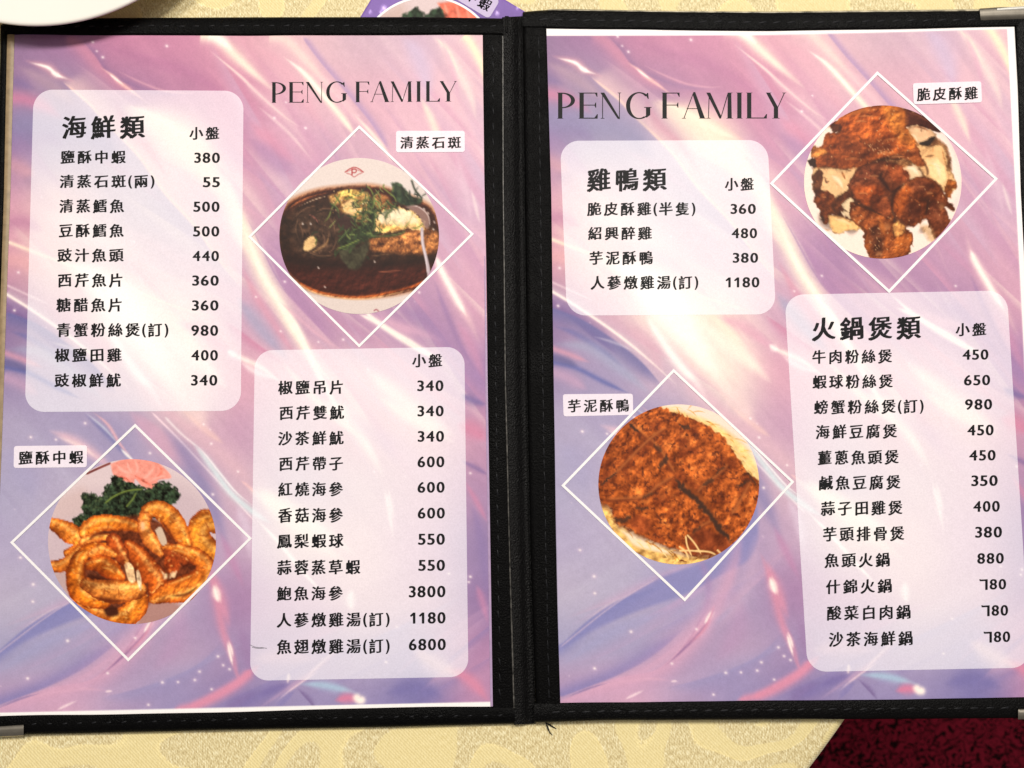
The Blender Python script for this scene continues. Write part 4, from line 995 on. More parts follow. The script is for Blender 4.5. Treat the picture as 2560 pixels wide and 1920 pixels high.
    for p, w, c, al in (([(1110, 838), (1020, 910), (960, 980), (945, 1080), (950, 1190)], 12, (58, 30, 22), .8), ([(1240, 1020), (1300, 1040), (1290, 1120), (1270, 1190)], 14, (52, 28, 20), .8),
            ([(530, 1050), (640, 1075), (730, 1115), (800, 1155), (880, 1190)], 9, (60, 32, 22), .7), ([(880, 720), (835, 800), (890, 880), (930, 950)], 18, (52, 26, 20), .7),
            ([(520, 880), (600, 830), (700, 820), (800, 870)], 10, (80, 38, 24), .6), ([(740, 650), (860, 632), (1000, 622), (1090, 640)], 10, (48, 26, 18), .85), ([(1260, 640), (1300, 740), (1290, 800)], 14, (92, 56, 36), .8),
            ([(240, 900), (200, 960), (260, 1020)], 12, (60, 34, 24), .7), ([(380, 1020), (360, 1100), (400, 1160)], 12, (60, 34, 24), .7), ([(640, 1270), (690, 1340), (680, 1440)], 10, (80, 42, 24), .7),
            ([(820, 1190), (850, 1290), (880, 1380)], 24, (192, 108, 48), .7), ([(990, 1010), (1030, 1090), (1010, 1160)], 22, (176, 88, 40), .8), ([(560, 930), (620, 990), (700, 1040)], 22, (166, 82, 40), .7), ([(930, 720), (1010, 760), (1080, 810)], 20, (160, 78, 42), .6),
            ([(1060, 1420), (1110, 1440), (1090, 1540)], 24, (180, 98, 46), .6), ([(1330, 1080), (1400, 1180), (1450, 1290)], 18, (146, 82, 54), .6), ([(560, 1090), (580, 1180), (640, 1250)], 20, (168, 88, 42), .6),
            ([(480, 200), (640, 150), (820, 130)], 26, (206, 120, 56), .55), ([(430, 480), (560, 520), (680, 520)], 34, (96, 42, 22), .5), ([(700, 470), (820, 500), (1000, 500)], 34, (86, 40, 22), .5), ([(1100, 330), (1150, 440)], 12, (206, 132, 66), .6),
            ([(1080, 160), (1200, 190), (1330, 270)], 12, (116, 62, 44), .6), ([(340, 780), (420, 830), (470, 920)], 20, (252, 228, 196), .8), ([(1330, 660), (1400, 700), (1420, 820)], 22, (252, 226, 190), .8), ([(1080, 700), (1160, 720), (1210, 780)], 22, (252, 230, 204), .8),
            ([(360, 1210), (460, 1230), (560, 1280)], 16, (250, 214, 164), .7)):
        C.stroke(p, w, c, al)
    for k in range(120):                                  # fibres in the pale meat, wrinkles in the skin
        x, y = rng.uniform(160, 1600), rng.uniform(120, 1640)
        q = C.win(x, y, x + 1, y + 1)
        if q is None: continue
        g = C.img[q[0], q[1]][0, 0]
        a = rng.normal(.4, .7); l = rng.uniform(24, 80)
        if g[0] > .9: continue
        col = ((164, 104, 60) if k % 2 else (248, 220, 178)) if g[1] > .48 else ((62, 30, 18) if k % 3 else (196, 112, 56))
        C.stroke([(x, y), (x + l * .5 * math.cos(a), y + l * .5 * math.sin(a) + rng.normal(0, 8)), (x + l * math.cos(a), y + l * math.sin(a))], rng.uniform(4, 8), col, .55)
    for k in range(190):                                  # glints on the lacquered skin
        x, y = rng.uniform(330, 1500), rng.uniform(120, 1600)
        if k < 60: x, y = 870 + rng.normal(0, 80), 500 + rng.normal(0, 70)
        elif k < 85: x, y = 820 + rng.normal(0, 90), 1340 + rng.normal(0, 130)
        q = C.win(x, y, x + 1, y + 1)
        if q is None: continue
        if C.img[q[0], q[1]][0, 0][1] > .48: continue
        a = rng.normal(1.0, .4); l = rng.uniform(10, 36)
        C.stroke([(x, y), (x + l * math.cos(a), y + l * math.sin(a))], rng.uniform(3.5, 6), (236, 190, 140), rng.uniform(.3, .8))
    return C
def paint_duck():
    C = Canvas(700, 140, 2180, 1600, 4.2, (240, 220, 206))
    tx = fbm(C.h, C.w, 14, 61, 5); fine = fbm(C.h, C.w, 4, 62, 3); ro = fbm(C.h, C.w, 9, 63, 4); sp = fbm(C.h, C.w, 6, 64, 3)
    # noodles round the rim
    C.poly([(1250, 190), (1450, 230), (1750, 340), (1950, 480), (2080, 640), (2180, 900), (1900, 760), (1500, 340)], (236, 200, 128), .85, 22, tex=tx * .5)
    C.poly([(780, 1030), (840, 1060), (900, 1180), (960, 1280), (1100, 1330), (1220, 1430), (1500, 1480), (1800, 1480), (1700, 1600), (1300, 1600), (900, 1350), (760, 1160)], (232, 182, 96), .9, 24, tex=tx * .7)
    C.poly([(940, 1230), (1120, 1300), (1300, 1390), (1420, 1450), (1240, 1440), (1050, 1390)], (244, 224, 196), .95, 14)
    cols = [(242, 206, 128), (214, 150, 62), (250, 226, 168), (190, 126, 52)]
    for k in range(80):
        t = rng.uniform(0, 1)
        x, y = 1350 + 780 * t + rng.normal(0, 26), 200 + 620 * t ** 1.5 + rng.normal(0, 26)
        a = rng.normal(.75, .5); l = rng.uniform(60, 150)
        C.stroke([(x, y), (x + l * .5 * math.cos(a), y + l * .5 * math.sin(a) - 14), (x + l * math.cos(a), y + l * math.sin(a))], 4.5, cols[rng.integers(4)], .75)
    for k in range(90):
        t = rng.uniform(0, 1)
        x, y = 800 + 1000 * t + rng.normal(0, 20), 1060 + 520 * t ** .55 + rng.normal(0, 25)
        a = rng.normal(.5, .5); l = rng.uniform(50, 150)
        C.stroke([(x, y), (x + l * .5 * math.cos(a), y + l * .5 * math.sin(a) - 14), (x + l * math.cos(a), y + l * math.sin(a))], rng.uniform(4, 9), cols[rng.integers(4)], .8)
    crust = [(1280, 195), (1420, 250), (1680, 350), (1850, 500), (1990, 700), (2080, 800), (2180, 950), (2180, 1200), (1990, 1380), (1830, 1470), (1640, 1475), (1450, 1440), (1280, 1370), (1100, 1300), (990, 1240), (900, 1190), (860, 1080), (770, 1030), (650, 900), (800, 500), (1050, 260)]
    C.poly([(x, y + 26) for x, y in crust], (112, 62, 40), .8, 22, rough=ro * 30)
    C.poly(crust, (172, 84, 34), 1, 6, tex=tx * 1.15 + fine * .5, rough=ro * 60)
    m = np.clip((sp - .10) * 9, 0, 1); m2 = np.clip((tx - .10) * 6, 0, 1); m3 = np.clip((fbm(C.h, C.w, 26, 68, 4) - .04) * 7, 0, 1)
    ins = (np.abs(C.img - rgb(172, 84, 34)).sum(-1) < .75) & (C.img[..., 2] < .33)
    for mk, c, a in ((m2, (208, 122, 58), .75), (m3, (122, 52, 24), .65), (m, (84, 38, 24), .8)):
        al = (mk * ins * a)[..., None]; C.img = C.img * (1 - al) + rgb(*c) * al
    C.relief(13, .09, 601, 3); C.relief(40, .09, 602, 3)
    def crack(p, w, a=.95):
        P = smooth_pts(p, 9); P = P + rng.normal(0, w * .45, P.shape)
        C.stroke([tuple(q) for q in P], w, (62, 42, 34), a, ends=(.15, .15), power=4)
    for p in ([(1000, 330), (1120, 440), (1240, 545), (1320, 660), (1400, 790)], [(750, 890), (900, 765), (1060, 600), (1200, 470), (1330, 380)], [(780, 1010), (980, 1000), (1140, 980), (1250, 890), (1400, 800)], [(1580, 960), (1660, 870), (1760, 800), (1860, 700)], [(1880, 1150), (1960, 1020), (2060, 840)], [(1500, 1400), (1600, 1260), (1740, 1180)]):
        C.stroke(p, 20, (112, 50, 26), .75, ends=(.1, .1)); C.stroke([(x + 14, y - 16) for x, y in p], 12, (206, 122, 62), .5, ends=(.1, .1))
    crack([(1400, 800), (1480, 900), (1580, 985), (1660, 1080), (1750, 1190), (1830, 1290), (1920, 1380)], 20)
    C.stroke([(1430, 790), (1530, 890), (1640, 980), (1760, 1150), (1860, 1270)], 20, (132, 66, 30), .7)
    crack([(1010, 340), (1050, 380), (1095, 415)], 10); crack([(760, 880), (830, 820), (910, 760)], 7)
    crack([(1340, 620), (1310, 680), (1260, 720)], 16, .8); crack([(1450, 360), (1500, 375), (1540, 370)], 13, .8)
    crack([(1230, 530), (1260, 560), (1280, 590)], 14, .6); crack([(880, 1160), (960, 1190), (1040, 1140)], 16, .8); crack([(1130, 990), (1180, 960), (1230, 940)], 10, .6)
    crack([(1640, 880), (1700, 840), (1740, 820)], 14, .7); crack([(1560, 1290), (1620, 1230)], 14, .7); crack([(1930, 880), (1990, 870), (2050, 820)], 10, .7); crack([(1060, 1060), (1130, 1080), (1180, 1060)], 10, .7)
    crack([(2020, 760), (2060, 800), (2120, 890)], 8, .6); crack([(1760, 780), (1800, 740), (1840, 720)], 9, .6)
    C.poly([(1000, 1200), (1080, 1130), (1180, 1170), (1200, 1260), (1100, 1290)], (146, 66, 32), .8, 14, tex=tx * 1.2)
    C.poly([(1480, 1380), (1640, 1250), (1860, 1340), (1860, 1440), (1650, 1470), (1520, 1460)], (128, 58, 30), .85, 16, tex=tx)
    for p in ([(1440, 1400), (1500, 1450), (1530, 1520)], [(1500, 1310), (1515, 1400), (1560, 1500)], [(1510, 1300), (1580, 1380), (1640, 1480)], [(1440, 1440), (1540, 1440), (1660, 1450)], [(1580, 1440), (1700, 1450), (1770, 1480)], [(1770, 1430), (1800, 1460), (1815, 1490)]):
        C.stroke(p, 8, (240, 202, 138), 1, ends=(.05, .2), power=4)
    return C

# ------------------------------------------------------------------ glyphs (stock font shapes, given a brush-script slant)
_cu = bpy.data.curves.new('glyph', 'FONT')
_go = bpy.data.objects.new('glyph', _cu); COL.objects.link(_go)
GL = {}
def seven():
    # the printed face writes its 7 as a bar and an upright
    V = [(0.02, .70), (0.10, .665), (.52, .685), (.52, -.03), (.42, -.03), (.42, .585), (.06, .575)]
    return np.array(V), [list(range(len(V)))[::-1]], 0.60
def one():
    V = [(0.04, .50), (0.22, .67), (.31, .67), (.31, .0), (.22, .0), (.22, .55), (.08, .43)]
    return np.array(V), [list(range(len(V)))[::-1]], 0.47
def glyph(ch, off):
    key = (ch, off)
    if key in GL: return GL[key]
    _cu.body = ch; _cu.offset = 0.0; _cu.resolution_u = 4
    bpy.context.view_layer.update()
    me = _go.evaluated_get(bpy.context.evaluated_depsgraph_get()).to_mesh()
    cjk = ord(ch) > 0x2000
    V = np.array([(v.co.x, v.co.y) for v in me.vertices]); Fc = [list(p.vertices) for p in me.polygons]
    if ch in '17':
        V, Fc, adv = seven() if ch == '7' else one(); adv += .08
    elif cjk:
        x, y = V[:, 0] - .5, V[:, 1] - .38
        y2 = y + 0.085 * x                       # strokes climb to the right, as a brush writes them
        x2 = x * (1.0 - 0.05 * y) * 0.97
        V = np.stack([x2 + .5, y2 + .38], -1); adv = 1.14
    elif ch in '()':
        V = (V - [V[:, 0].min(), 0]) * [.8, 1.0] + [0.02, 0.10]; adv = 0.34
    else:
        V = V + [0.03 - V[:, 0].min(), 0]; adv = V[:, 0].max() + .13
    # weight: the outline is inked several times, each pass a hair to one side (off = the spread)
    passes = [(0, 0, 0), (1, .3, 0), (-1, -.3, 0), (.5, -.4, 1.5), (-.5, .4, -1.5)]     # the last two turn a little: strokes swell at their ends
    n0 = len(V); F0 = Fc; cc = np.array([.5, .38]) if cjk else V.mean(0)
    def turn(a): a = math.radians(a if cjk else 0); return np.array([[math.cos(a), math.sin(a)], [-math.sin(a), math.cos(a)]])
    V = np.concatenate([(V - cc) @ turn(d[2]) + cc + np.array(d[:2]) * off for d in passes])
    Fc = [[i + n0 * k for i in f] for k in range(len(passes)) for f in F0]
    GL[key] = (V, Fc, adv)
    return GL[key]
def line_mesh(text, x0, x1, y0, y1, zf, off, slope=0.0):
    """one printed line filling the photo box x0..x1, y0..y1 (slope: rise per pixel to the right)"""
    parts, pen = [], 0.0
    for ch in text:
        V, Fc, adv = glyph(ch, off)
        parts.append((V + [pen, 0], Fc)); pen += adv
    A = np.concatenate([p[0] for p in parts]); lo, hi = A.min(0), A.max(0)
    if any(ord(c) > 0x2000 for c in text):
        lo[1], hi[1] = -.085, .85                 # nominal cell, so every line keeps one size
    out = []
    for V, Fc in parts:
        u = (V[:, 0] - lo[0]) / (hi[0] - lo[0]); v = (V[:, 1] - lo[1]) / (hi[1] - lo[1])
        px = x0 + u * (x1 - x0); py = y1 + v * (y0 - y1) - slope * (px - (x0 + x1) / 2)
        lift = (np.arange(len(V)) * 5 // len(V)) * 2e-6
        out.append((at(px, py, zf(px, py) + lift), Fc))
    return merge(out)

def ring(cx, cy, rx, ry, tx, ty, a0, a1, n=28):
    A = np.radians(np.linspace(a0, a1, n))
    o = [(cx + rx * math.cos(a), cy + ry * math.sin(a)) for a in A]
    i = [(cx + (rx - tx) * math.cos(a), cy + (ry - ty) * math.sin(a)) for a in A[::-1]]
    return o + i
def title_letter(ch, w):
    """high-contrast serif capitals, cap height 1, width w"""
    T, h, s = .165, .042, .05
    def stem(x, t=T, y0=0., y1=1.): return [(x, y0), (x + t, y0), (x + t, y1), (x, y1)]
    def serif(x0, x1, y, d): return [(x0, y), (x1, y), (x1 - (x1 - x0) * .22, y + d * .022), (x0 + (x1 - x0) * .22, y + d * .022)] if d > 0 else [(x0, y), (x0 + (x1 - x0) * .22, y - .022), (x1 - (x1 - x0) * .22, y - .022), (x1, y)]
    P = []
    if ch == 'P':
        P = [stem(s), serif(0, s * 2 + T, 0, 1), serif(0, s + T, 1, -1), ring(s + T - .02, .70, w - s - T + .02, .30, T * .95, h, 90, -90)]
    elif ch in 'EFL':
        P = [stem(s), serif(0, s * 2 + T, 0, 1)]
        if ch == 'E' or ch == 'L': P += [[(s + T - .01, 0), (w, 0), (w + .01, .17), (w - .02, .17), (w - .12, .035), (s + T - .01, .035)]]
        if ch in 'EF':
            P += [[(s + T - .01, 1), (s + T - .01, .968), (w - .10, .968), (w - .03, .84), (w - .005, .84), (w - .01, 1)], serif(0, s + T, 1, -1),
                  [(s + T - .01, .535), (s + T - .01, .505), (w - .12, .505), (w - .08, .42), (w - .055, .42), (w - .055, .62), (w - .08, .62), (w - .12, .535)]]
        else: P += [serif(0, s * 2 + T, 1, -1)]
    elif ch == 'I':
        x = (w - T) / 2; P = [stem(x), serif(x - .05, x + T + .05, 0, 1), serif(x - .05, x + T + .05, 1, -1)]
    elif ch == 'N':
        P = [[(.07, 0), (.10, 0), (.10, 1), (.07, 1)], serif(.0, .17, 0, 1), [(.0, 1), (.15, 1), (w - .06, 0), (w - .09, -.02), (w - .15, 0)][::-1],
             [(w - .09, -.02), (w - .06, -.02), (w - .06, 1), (w - .09, 1)], serif(w - .15, w, 1, -1)]
    elif ch == 'G':
        P = [ring(.50 * w + .03, .5, .50 * w + .03, .52, T * .98, h, 48, 300, 44)[::1],
             [(w - T, 0.03), (w - .02, .14), (w - .02, .42), (w - T - .02, .42), (w - T - .02, .10)],
             [(w - T - .09, .42), (w + .03, .42), (w + .03, .445), (w - T - .09, .445)],
             [(w - .14, .99), (w - .10, .99), (w - .08, .76), (w - .11, .76), (w - .19, .90)],
             ring(.50 * w + .03, .5, .50 * w + .03, .52, h * 1.6, h, 296, 325, 12)]
    elif ch == 'A':
        m = w * .50
        P = [[(m - .015, 1.02), (m + .06, 1.02), (w - .03, 0), (w - .03 - T * 1.15, 0), (m - .03, .90)][::-1], [(.07, 0), (.105, 0), (m, .98), (m - .03, .98)],
             [(.20, .37), (w - .30, .37), (w - .30, .395), (.20, .395)], serif(0, .18, 0, 1), serif(w - T - .11, w + .03, 0, 1)]
    elif ch == 'M':
        m = w * .50
        P = [[(.085, 0), (.115, 0), (.145, 1), (.115, 1)], serif(.01, .19, 0, 1), [(.02, 1), (.17, 1), (m + .06, .09), (m + .03, 0), (m - .01, 0)][::-1],
             [(m + .02, 0), (m + .05, 0), (w - T - .02, 1), (w - T - .06, 1)], [(w - T - .07, 0), (w - .07, 0), (w - .09, 1), (w - T - .06, 1)], serif(w - T - .13, w, 0, 1), serif(w - .2, w - .03, 1, -1)]
    elif ch == 'Y':
        m = w * .50
        P = [[(m - T * .5, 0), (m + T * .5, 0), (m + T * .5, .44), (m - T * .5, .44)], [(.02, 1), (.17, 1), (m + T * .5, .43), (m - T * .5, .43)][::-1],
             [(m + T * .5 - .03, .42), (m + T * .5 + .0, .42), (w - .05, 1), (w - .09, 1)], serif(m - T, m + T, 0, 1), serif(0, .24, 1, -1), serif(w - .17, w, 1, -1)]
    out = []
    for p in P:                                        # keep every outline counter-clockwise
        a = sum(p[i][0] * p[(i + 1) % len(p)][1] - p[(i + 1) % len(p)][0] * p[i][1] for i in range(len(p)))
        out.append(p if a > 0 else p[::-1])
    return out
def title_mesh(spans, top, base, zf):
    """spans: (letter, x0, x1); top / base: photo heights at the first and last letter"""
    xa, xb = spans[0][1], spans[-1][2]; out = []; k = 0
    for ch, x0, x1 in spans:
        f = ((x0 + x1) / 2 - xa) / (xb - xa)
        t, b = top[0] + (top[1] - top[0]) * f, base[0] + (base[1] - base[0]) * f
        hgt = b - t
        for p in title_letter(ch, (x1 - x0) / hgt):
            p = np.array(p); px = x0 + p[:, 0] * hgt; py = b - p[:, 1] * hgt
            out.append((at(px, py, zf(px, py) + k * 1.5e-6), [list(range(len(p)))])); k = (k + 1) % 12
    return merge(out)

# ------------------------------------------------------------------ heights of the menu (metres above the cloth)
def zL(px, py):
    px = np.asarray(px, float); py = np.asarray(py, float)
    return (4.2 + 0.7 * np.sin(np.clip(px / 1230, 0, 1) * math.pi) + 0.25 * np.sin(py / 420 + 1)) * MM
def zR(px, py):
    px = np.asarray(px, float); py = np.asarray(py, float)
    u = np.clip((px - 1370) / 1200, 0, 1)
    return (6.2 + 0.8 * np.sin(u * math.pi) + 0.25 * np.sin(py / 400 + 2)) * MM
def off(zf, d): return lambda px, py: zf(px, py) + d * MM

# ------------------------------------------------------------------ flat printed pieces
def quad_pt(Q, u, v):
    (x0, y0), (x1, y1), (x2, y2), (x3, y3) = Q          # TL TR BR BL
    return ((x0 * (1 - u) + x1 * u) * (1 - v) + (x3 * (1 - u) + x2 * u) * v, (y0 * (1 - u) + y1 * u) * (1 - v) + (y3 * (1 - u) + y2 * u) * v)
def span_piece(name, X, Y, zf, mat, parent, colors=None, label=None, thick=0.0):
    nr, nc = X.shape
    V = at(X.ravel(), Y.ravel(), zf(X.ravel(), Y.ravel()))
    Fc = grid_faces(nr, nc)
    if thick:                                             # a paper edge turned down all round
        top = list(range(nc)); rt = [i * nc + nc - 1 for i in range(nr)]; bt = [(nr - 1) * nc + j for j in range(nc - 1, -1, -1)]; lf = [i * nc for i in range(nr - 1, -1, -1)]
        loop = top + rt[1:] + bt[1:] + lf[1:-1]
        low = V[loop] - [0, 0, thick]; n0 = len(V); m = len(loop)
        V = np.vstack([V, low])
        sk = np.array([[loop[k], loop[(k + 1) % m], n0 + (k + 1) % m, n0 + k] for k in range(m)])
        Fc = np.vstack([Fc, sk])
        if colors is not None: colors = np.vstack([colors.reshape(-1, 3), np.ones((m, 3)) * .9])
    return obj(name, V, Fc, mat, parent, colors=colors, smooth=True, label=label)
def rounded_rows(Q, r, step):
    W = math.dist(Q[0], Q[1]); Hh = math.dist(Q[0], Q[3])
    n1 = max(4, int(r / 1.6)); nm = max(2, int((Hh - 2 * r) / step))
    c = r * (1 - np.cos(np.linspace(0, math.pi / 2, n1)))
    v = np.r_[c, np.linspace(r, Hh - r, nm)[1:-1], Hh - c[::-1]] / Hh
    d = np.minimum(v, 1 - v) * Hh
    inset = np.where(d < r, r - np.sqrt(np.maximum(r * r - (r - d) ** 2, 0)), 0) / W
    nc = max(2, int(W / step))
    u = np.linspace(0, 1, nc)[None, :] * (1 - 2 * inset[:, None]) + inset[:, None]
    return quad_pt(Q, u, v[:, None] * np.ones_like(u))
def panel(parent, Q, r, silk, zf, name='item_panel', mixw=.62, white=(243, 242, 248), step=2.6):
    X, Y = rounded_rows(Q, r, step)
    c = silk(X.ravel(), Y.ravel()); c = c * (1 - mixw) + rgb(*white) * mixw
    return span_piece(name, X, Y, zf, M_PRINT, parent, colors=c)
def disc(parent, cx, cy, rx, ry, canvas, tf, zf, step=2.1, name='dish_photo', label=None):
    n = int(2 * ry / step); t = np.linspace(0.004, math.pi - 0.004, n)
    y = -np.cos(t); hw = np.sin(t)
    nc = int(2 * rx / step)
    X = cx + rx * hw[:, None] * np.linspace(-1, 1, nc)[None, :]; Y = cy + ry * y[:, None] * np.ones((1, nc))
    u, v = tf(X.ravel(), Y.ravel())
    return span_piece(name, X, Y, zf, M_PHOTO, parent, colors=canvas.sample(u, v), label=label)
def diamond(parent, P, w, zf):
    P = np.array(P, float); c = P.mean(0)
    inn = []
    for k in range(4):
        a, b, d = P[k - 1], P[k], P[(k + 1) % 4]
        e1 = (a - b) / np.linalg.norm(a - b); e2 = (d - b) / np.linalg.norm(d - b)
        sn = abs(e1[0] * e2[1] - e1[1] * e2[0])
        inn.append(b + (e1 + e2) * w / sn)
    out = []
    for k in range(4):
        a, b, ia, ib = P[k], P[(k + 1) % 4], inn[k], inn[(k + 1) % 4]
        t = np.linspace(0, 1, 30)[:, None]
        o_, i_ = a + (b - a) * t, np.array(ia) + (np.array(ib) - np.array(ia)) * t
        X = np.stack([o_[:, 0], i_[:, 0]], 0); Y = np.stack([o_[:, 1], i_[:, 1]], 0)
        out.append((at(X.ravel(), Y.ravel(), zf(X.ravel(), Y.ravel())), grid_faces(2, 30).tolist()))
    V, Fc = merge(out)
    return obj('diamond_frame', V, Fc, M_WHITEINK, parent)
def lines(parent, rows, zf, offs=0.033):
    for name, text, x0, x1, y0, y1, sl in rows:
        V, Fc = line_mesh(text, x0, x1, y0, y1, zf, offs if name != 'heading' else 0.034, sl)
        obj(name, V, Fc, M_INK, parent)
def caption(parent, Q, text, box, silk, zf, sl=0.0):
    p = panel(parent, Q, 6, silk, off(zf, .07), name='caption_label', mixw=.78, white=(250, 240, 246), step=3)
    V, Fc = line_mesh(text, *box, off(zf, .14), 0.030, sl)
    obj('caption', V, Fc, M_INK, p)

# ------------------------------------------------------------------ left page
baseL = at(600, 930, 0.0); baseR = at(1960, 920, 0.0)
PL = thing('menu_page', 'printed seafood menu page with fried prawn and steamed fish photos, left in the folder', 'menu page', baseL, 'printed pages in the menu folder')
def page_sheet(parent, Qp, Qs, silk, zf, step=2.5, top=None):
    """Qs: the sheet; Qp: its printed area; outside that the bare white margin"""
    W = math.dist(Qs[0], Qs[1]); Hh = math.dist(Qs[0], Qs[3])
    u, v = np.meshgrid(np.linspace(0, 1, int(W / step)), np.linspace(0, 1, int(Hh / step)))
    X, Y = quad_pt(Qs, u, v)
    c = silk(X.ravel(), Y.ravel())
    sd = np.full(X.size, 1e9); P = np.array(Qp, float)
    for k in range(4):
        a, b = P[k], P[(k + 1) % 4]
        sd = np.minimum(sd, ((b[0] - a[0]) * (Y.ravel() - a[1]) - (b[1] - a[1]) * (X.ravel() - a[0])) / math.dist(a, b))
    if top is not None:
        sd = np.minimum(sd, Y.ravel() - np.interp(X.ravel(), [q[0] for q in top], [q[1] for q in top]))
    k = np.clip(sd / step + .5, 0, 1)[:, None]
    c = c * k + rgb(246, 242, 240) * (1 - k)
    return span_piece('paper_sheet', X, Y, zf, M_PRINT, parent, colors=c, thick=.00012)
page_sheet(PL, [(20, 60), (1225, 60), (1240, 1754), (-60, 1783)], [(34, 82), (1210, 86), (1231, 1776), (-22, 1801)], silk_L, zL)
z1, z2, z3, z4 = off(zL, .06), off(zL, .12), off(zL, .17), off(zL, .17)
V, Fc = title_mesh([('P', 678, 715), ('E', 721, 759), ('N', 764.5, 808), ('G', 815.5, 866), ('F', 887.5, 923.5), ('A', 925, 974), ('M', 975.6, 1032), ('I', 1040.5, 1052.5), ('L', 1063, 1099.5), ('Y', 1098.6, 1143)], (205.5, 202.5), (257, 253.5), z1)
obj('page_title', V, Fc, M_INK, PL)
pA = panel(PL, [(84, 224), (609, 227), (602, 1027), (62, 1030)], 48, silk_L, z1)
def rows_from(specs, x_off, y_off, sl=0.0, k=3.456):
    out = []
    for name, text, xa, xb, ya, yb in specs:
        out.append((name, text, x_off + xa / k, x_off + xb / k, y_off + ya / k, y_off + yb / k, sl))
    return out
I, Pz = 'item_name', 'price'
lines(pA, rows_from([('heading', '海鮮類', 535, 1255, 1000, 1195), ('column_heading', '小盤', 1635, 1895, 1095, 1205),
    (I, '鹽酥中蝦', 522, 1088, 1300, 1412), (Pz, '380', 1678, 1900, 1318, 1408), (I, '清蒸石斑(兩)', 515, 1335, 1510, 1622), (Pz, '55', 1752, 1900, 1530, 1618)], 0, 0)
  + rows_from([(I, '清蒸鱈魚', 512, 1073, 62, 178), (Pz, '500', 1670, 1897, 82, 172), (I, '豆酥鱈魚', 508, 1070, 275, 390), (Pz, '500', 1668, 1895, 295, 385),
    (I, '豉汁魚頭', 495, 1070, 488, 603), (Pz, '440', 1663, 1892, 508, 598), (I, '西芹魚片', 500, 1058, 703, 820), (Pz, '360', 1660, 1890, 720, 810),
    (I, '糖醋魚片', 485, 1052, 917, 1034), (Pz, '360', 1658, 1888, 935, 1025), (I, '青蟹粉絲煲(訂)', 490, 1455, 1132, 1250), (Pz, '980', 1652, 1885, 1150, 1243),
    (I, '椒鹽田雞', 472, 1052, 1350, 1466), (Pz, '400', 1652, 1883, 1365, 1457), (I, '豉椒鮮魷', 470, 1045, 1568, 1685), (Pz, '340', 1650, 1878, 1580, 1673)], 0, 480), z2)
pB = panel(PL, [(637, 876), (1161, 867), (1171, 1692), (625, 1702)], 45, silk_L, z1)
lines(pB, rows_from([('column_heading', '小盤', 1348, 1610, 1398, 1512)], 640, 480, .006)
  + rows_from([(I, '椒鹽吊片', 190, 752, -32, 88), (Pz, '340', 1393, 1620, -32, 62), (I, '西芹雙魷', 203, 762, 188, 306), (Pz, '340', 1395, 1622, 187, 280),
    (I, '沙茶鮮魷', 190, 758, 408, 526), (Pz, '340', 1397, 1625, 405, 500), (I, '西芹帶子', 200, 752, 627, 746), (Pz, '600', 1395, 1628, 625, 720),
    (I, '紅燒海參', 190, 753, 848, 968), (Pz, '600', 1395, 1630, 845, 940), (I, '香菇海參', 190, 753, 1070, 1195), (Pz, '600', 1397, 1632, 1068, 1163),
    (I, '鳳梨蝦球', 180, 758, 1295, 1416), (Pz, '550', 1400, 1632, 1292, 1390), (I, '蒜蓉蒸草蝦', 180, 903, 1520, 1645), (Pz, '550', 1402, 1633, 1518, 1615)], 640, 960, .006)
  + rows_from([(I, '鮑魚海參', 178, 752, 88, 210), (Pz, '3800', 1320, 1637, 85, 185), (I, '人蔘燉雞湯(訂)', 178, 1155, 316, 438), (Pz, '1180', 1330, 1638, 312, 412),
    (I, '魚翅燉雞湯(訂)', 178, 1155, 545, 670), (Pz, '6800', 1320, 1640, 542, 642)], 640, 1440, .008), z2)
caption(PL, [(990, 327), (1162, 327), (1162, 380), (990, 381)], '清蒸石斑', (1000.5, 1153, 341, 371), silk_L, off(zL, .10))
FISH, PRAWN, CHICK, DUCK = paint_fish(), paint_prawns(), paint_chicken(), paint_duck()
disc(PL, 898, 590, 199.5, 195, FISH, lambda x, y: ((x - 680) / .2532, (y - 380) / .2532), z2, label='round photo of a steamed fish in dark soy sauce')
diamond(PL, [(898, 313), (1185, 585), (898, 869), (620, 592)], 6.0, off(zL, .26))
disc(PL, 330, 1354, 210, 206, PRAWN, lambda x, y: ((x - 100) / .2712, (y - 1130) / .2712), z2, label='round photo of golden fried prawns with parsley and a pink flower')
caption(PL, [(35, 1115), (218, 1113), (217, 1168), (34, 1170)], '鹽酥中蝦', (46, 209, 1127, 1160), silk_L, off(zL, .10), .01)
diamond(PL, [(338, 1059), (630, 1346), (320.6, 1654), (25, 1356)], 6.4, off(zL, .26))
# a small pencil scrawl beside the last line
V, Fc = [], []
for p in ([(624, 1612), (640, 1618), (655, 1619), (667, 1621)], [(630, 1618), (645, 1621), (660, 1620)]):
    q = smooth_pts(p, 6); n = len(q); o0 = len(V)
    X = np.r_[q[:, 0], q[:, 0]]; Y = np.r_[q[:, 1] - .7, q[:, 1] + .7]
    V += at(X, Y, zL(X, Y) + .00016).tolist(); Fc += (grid_faces(2, n) + o0).tolist()
obj('pencil_mark', V, Fc, plain_mat('pencil', (.18, .17, .2), .6), PL)

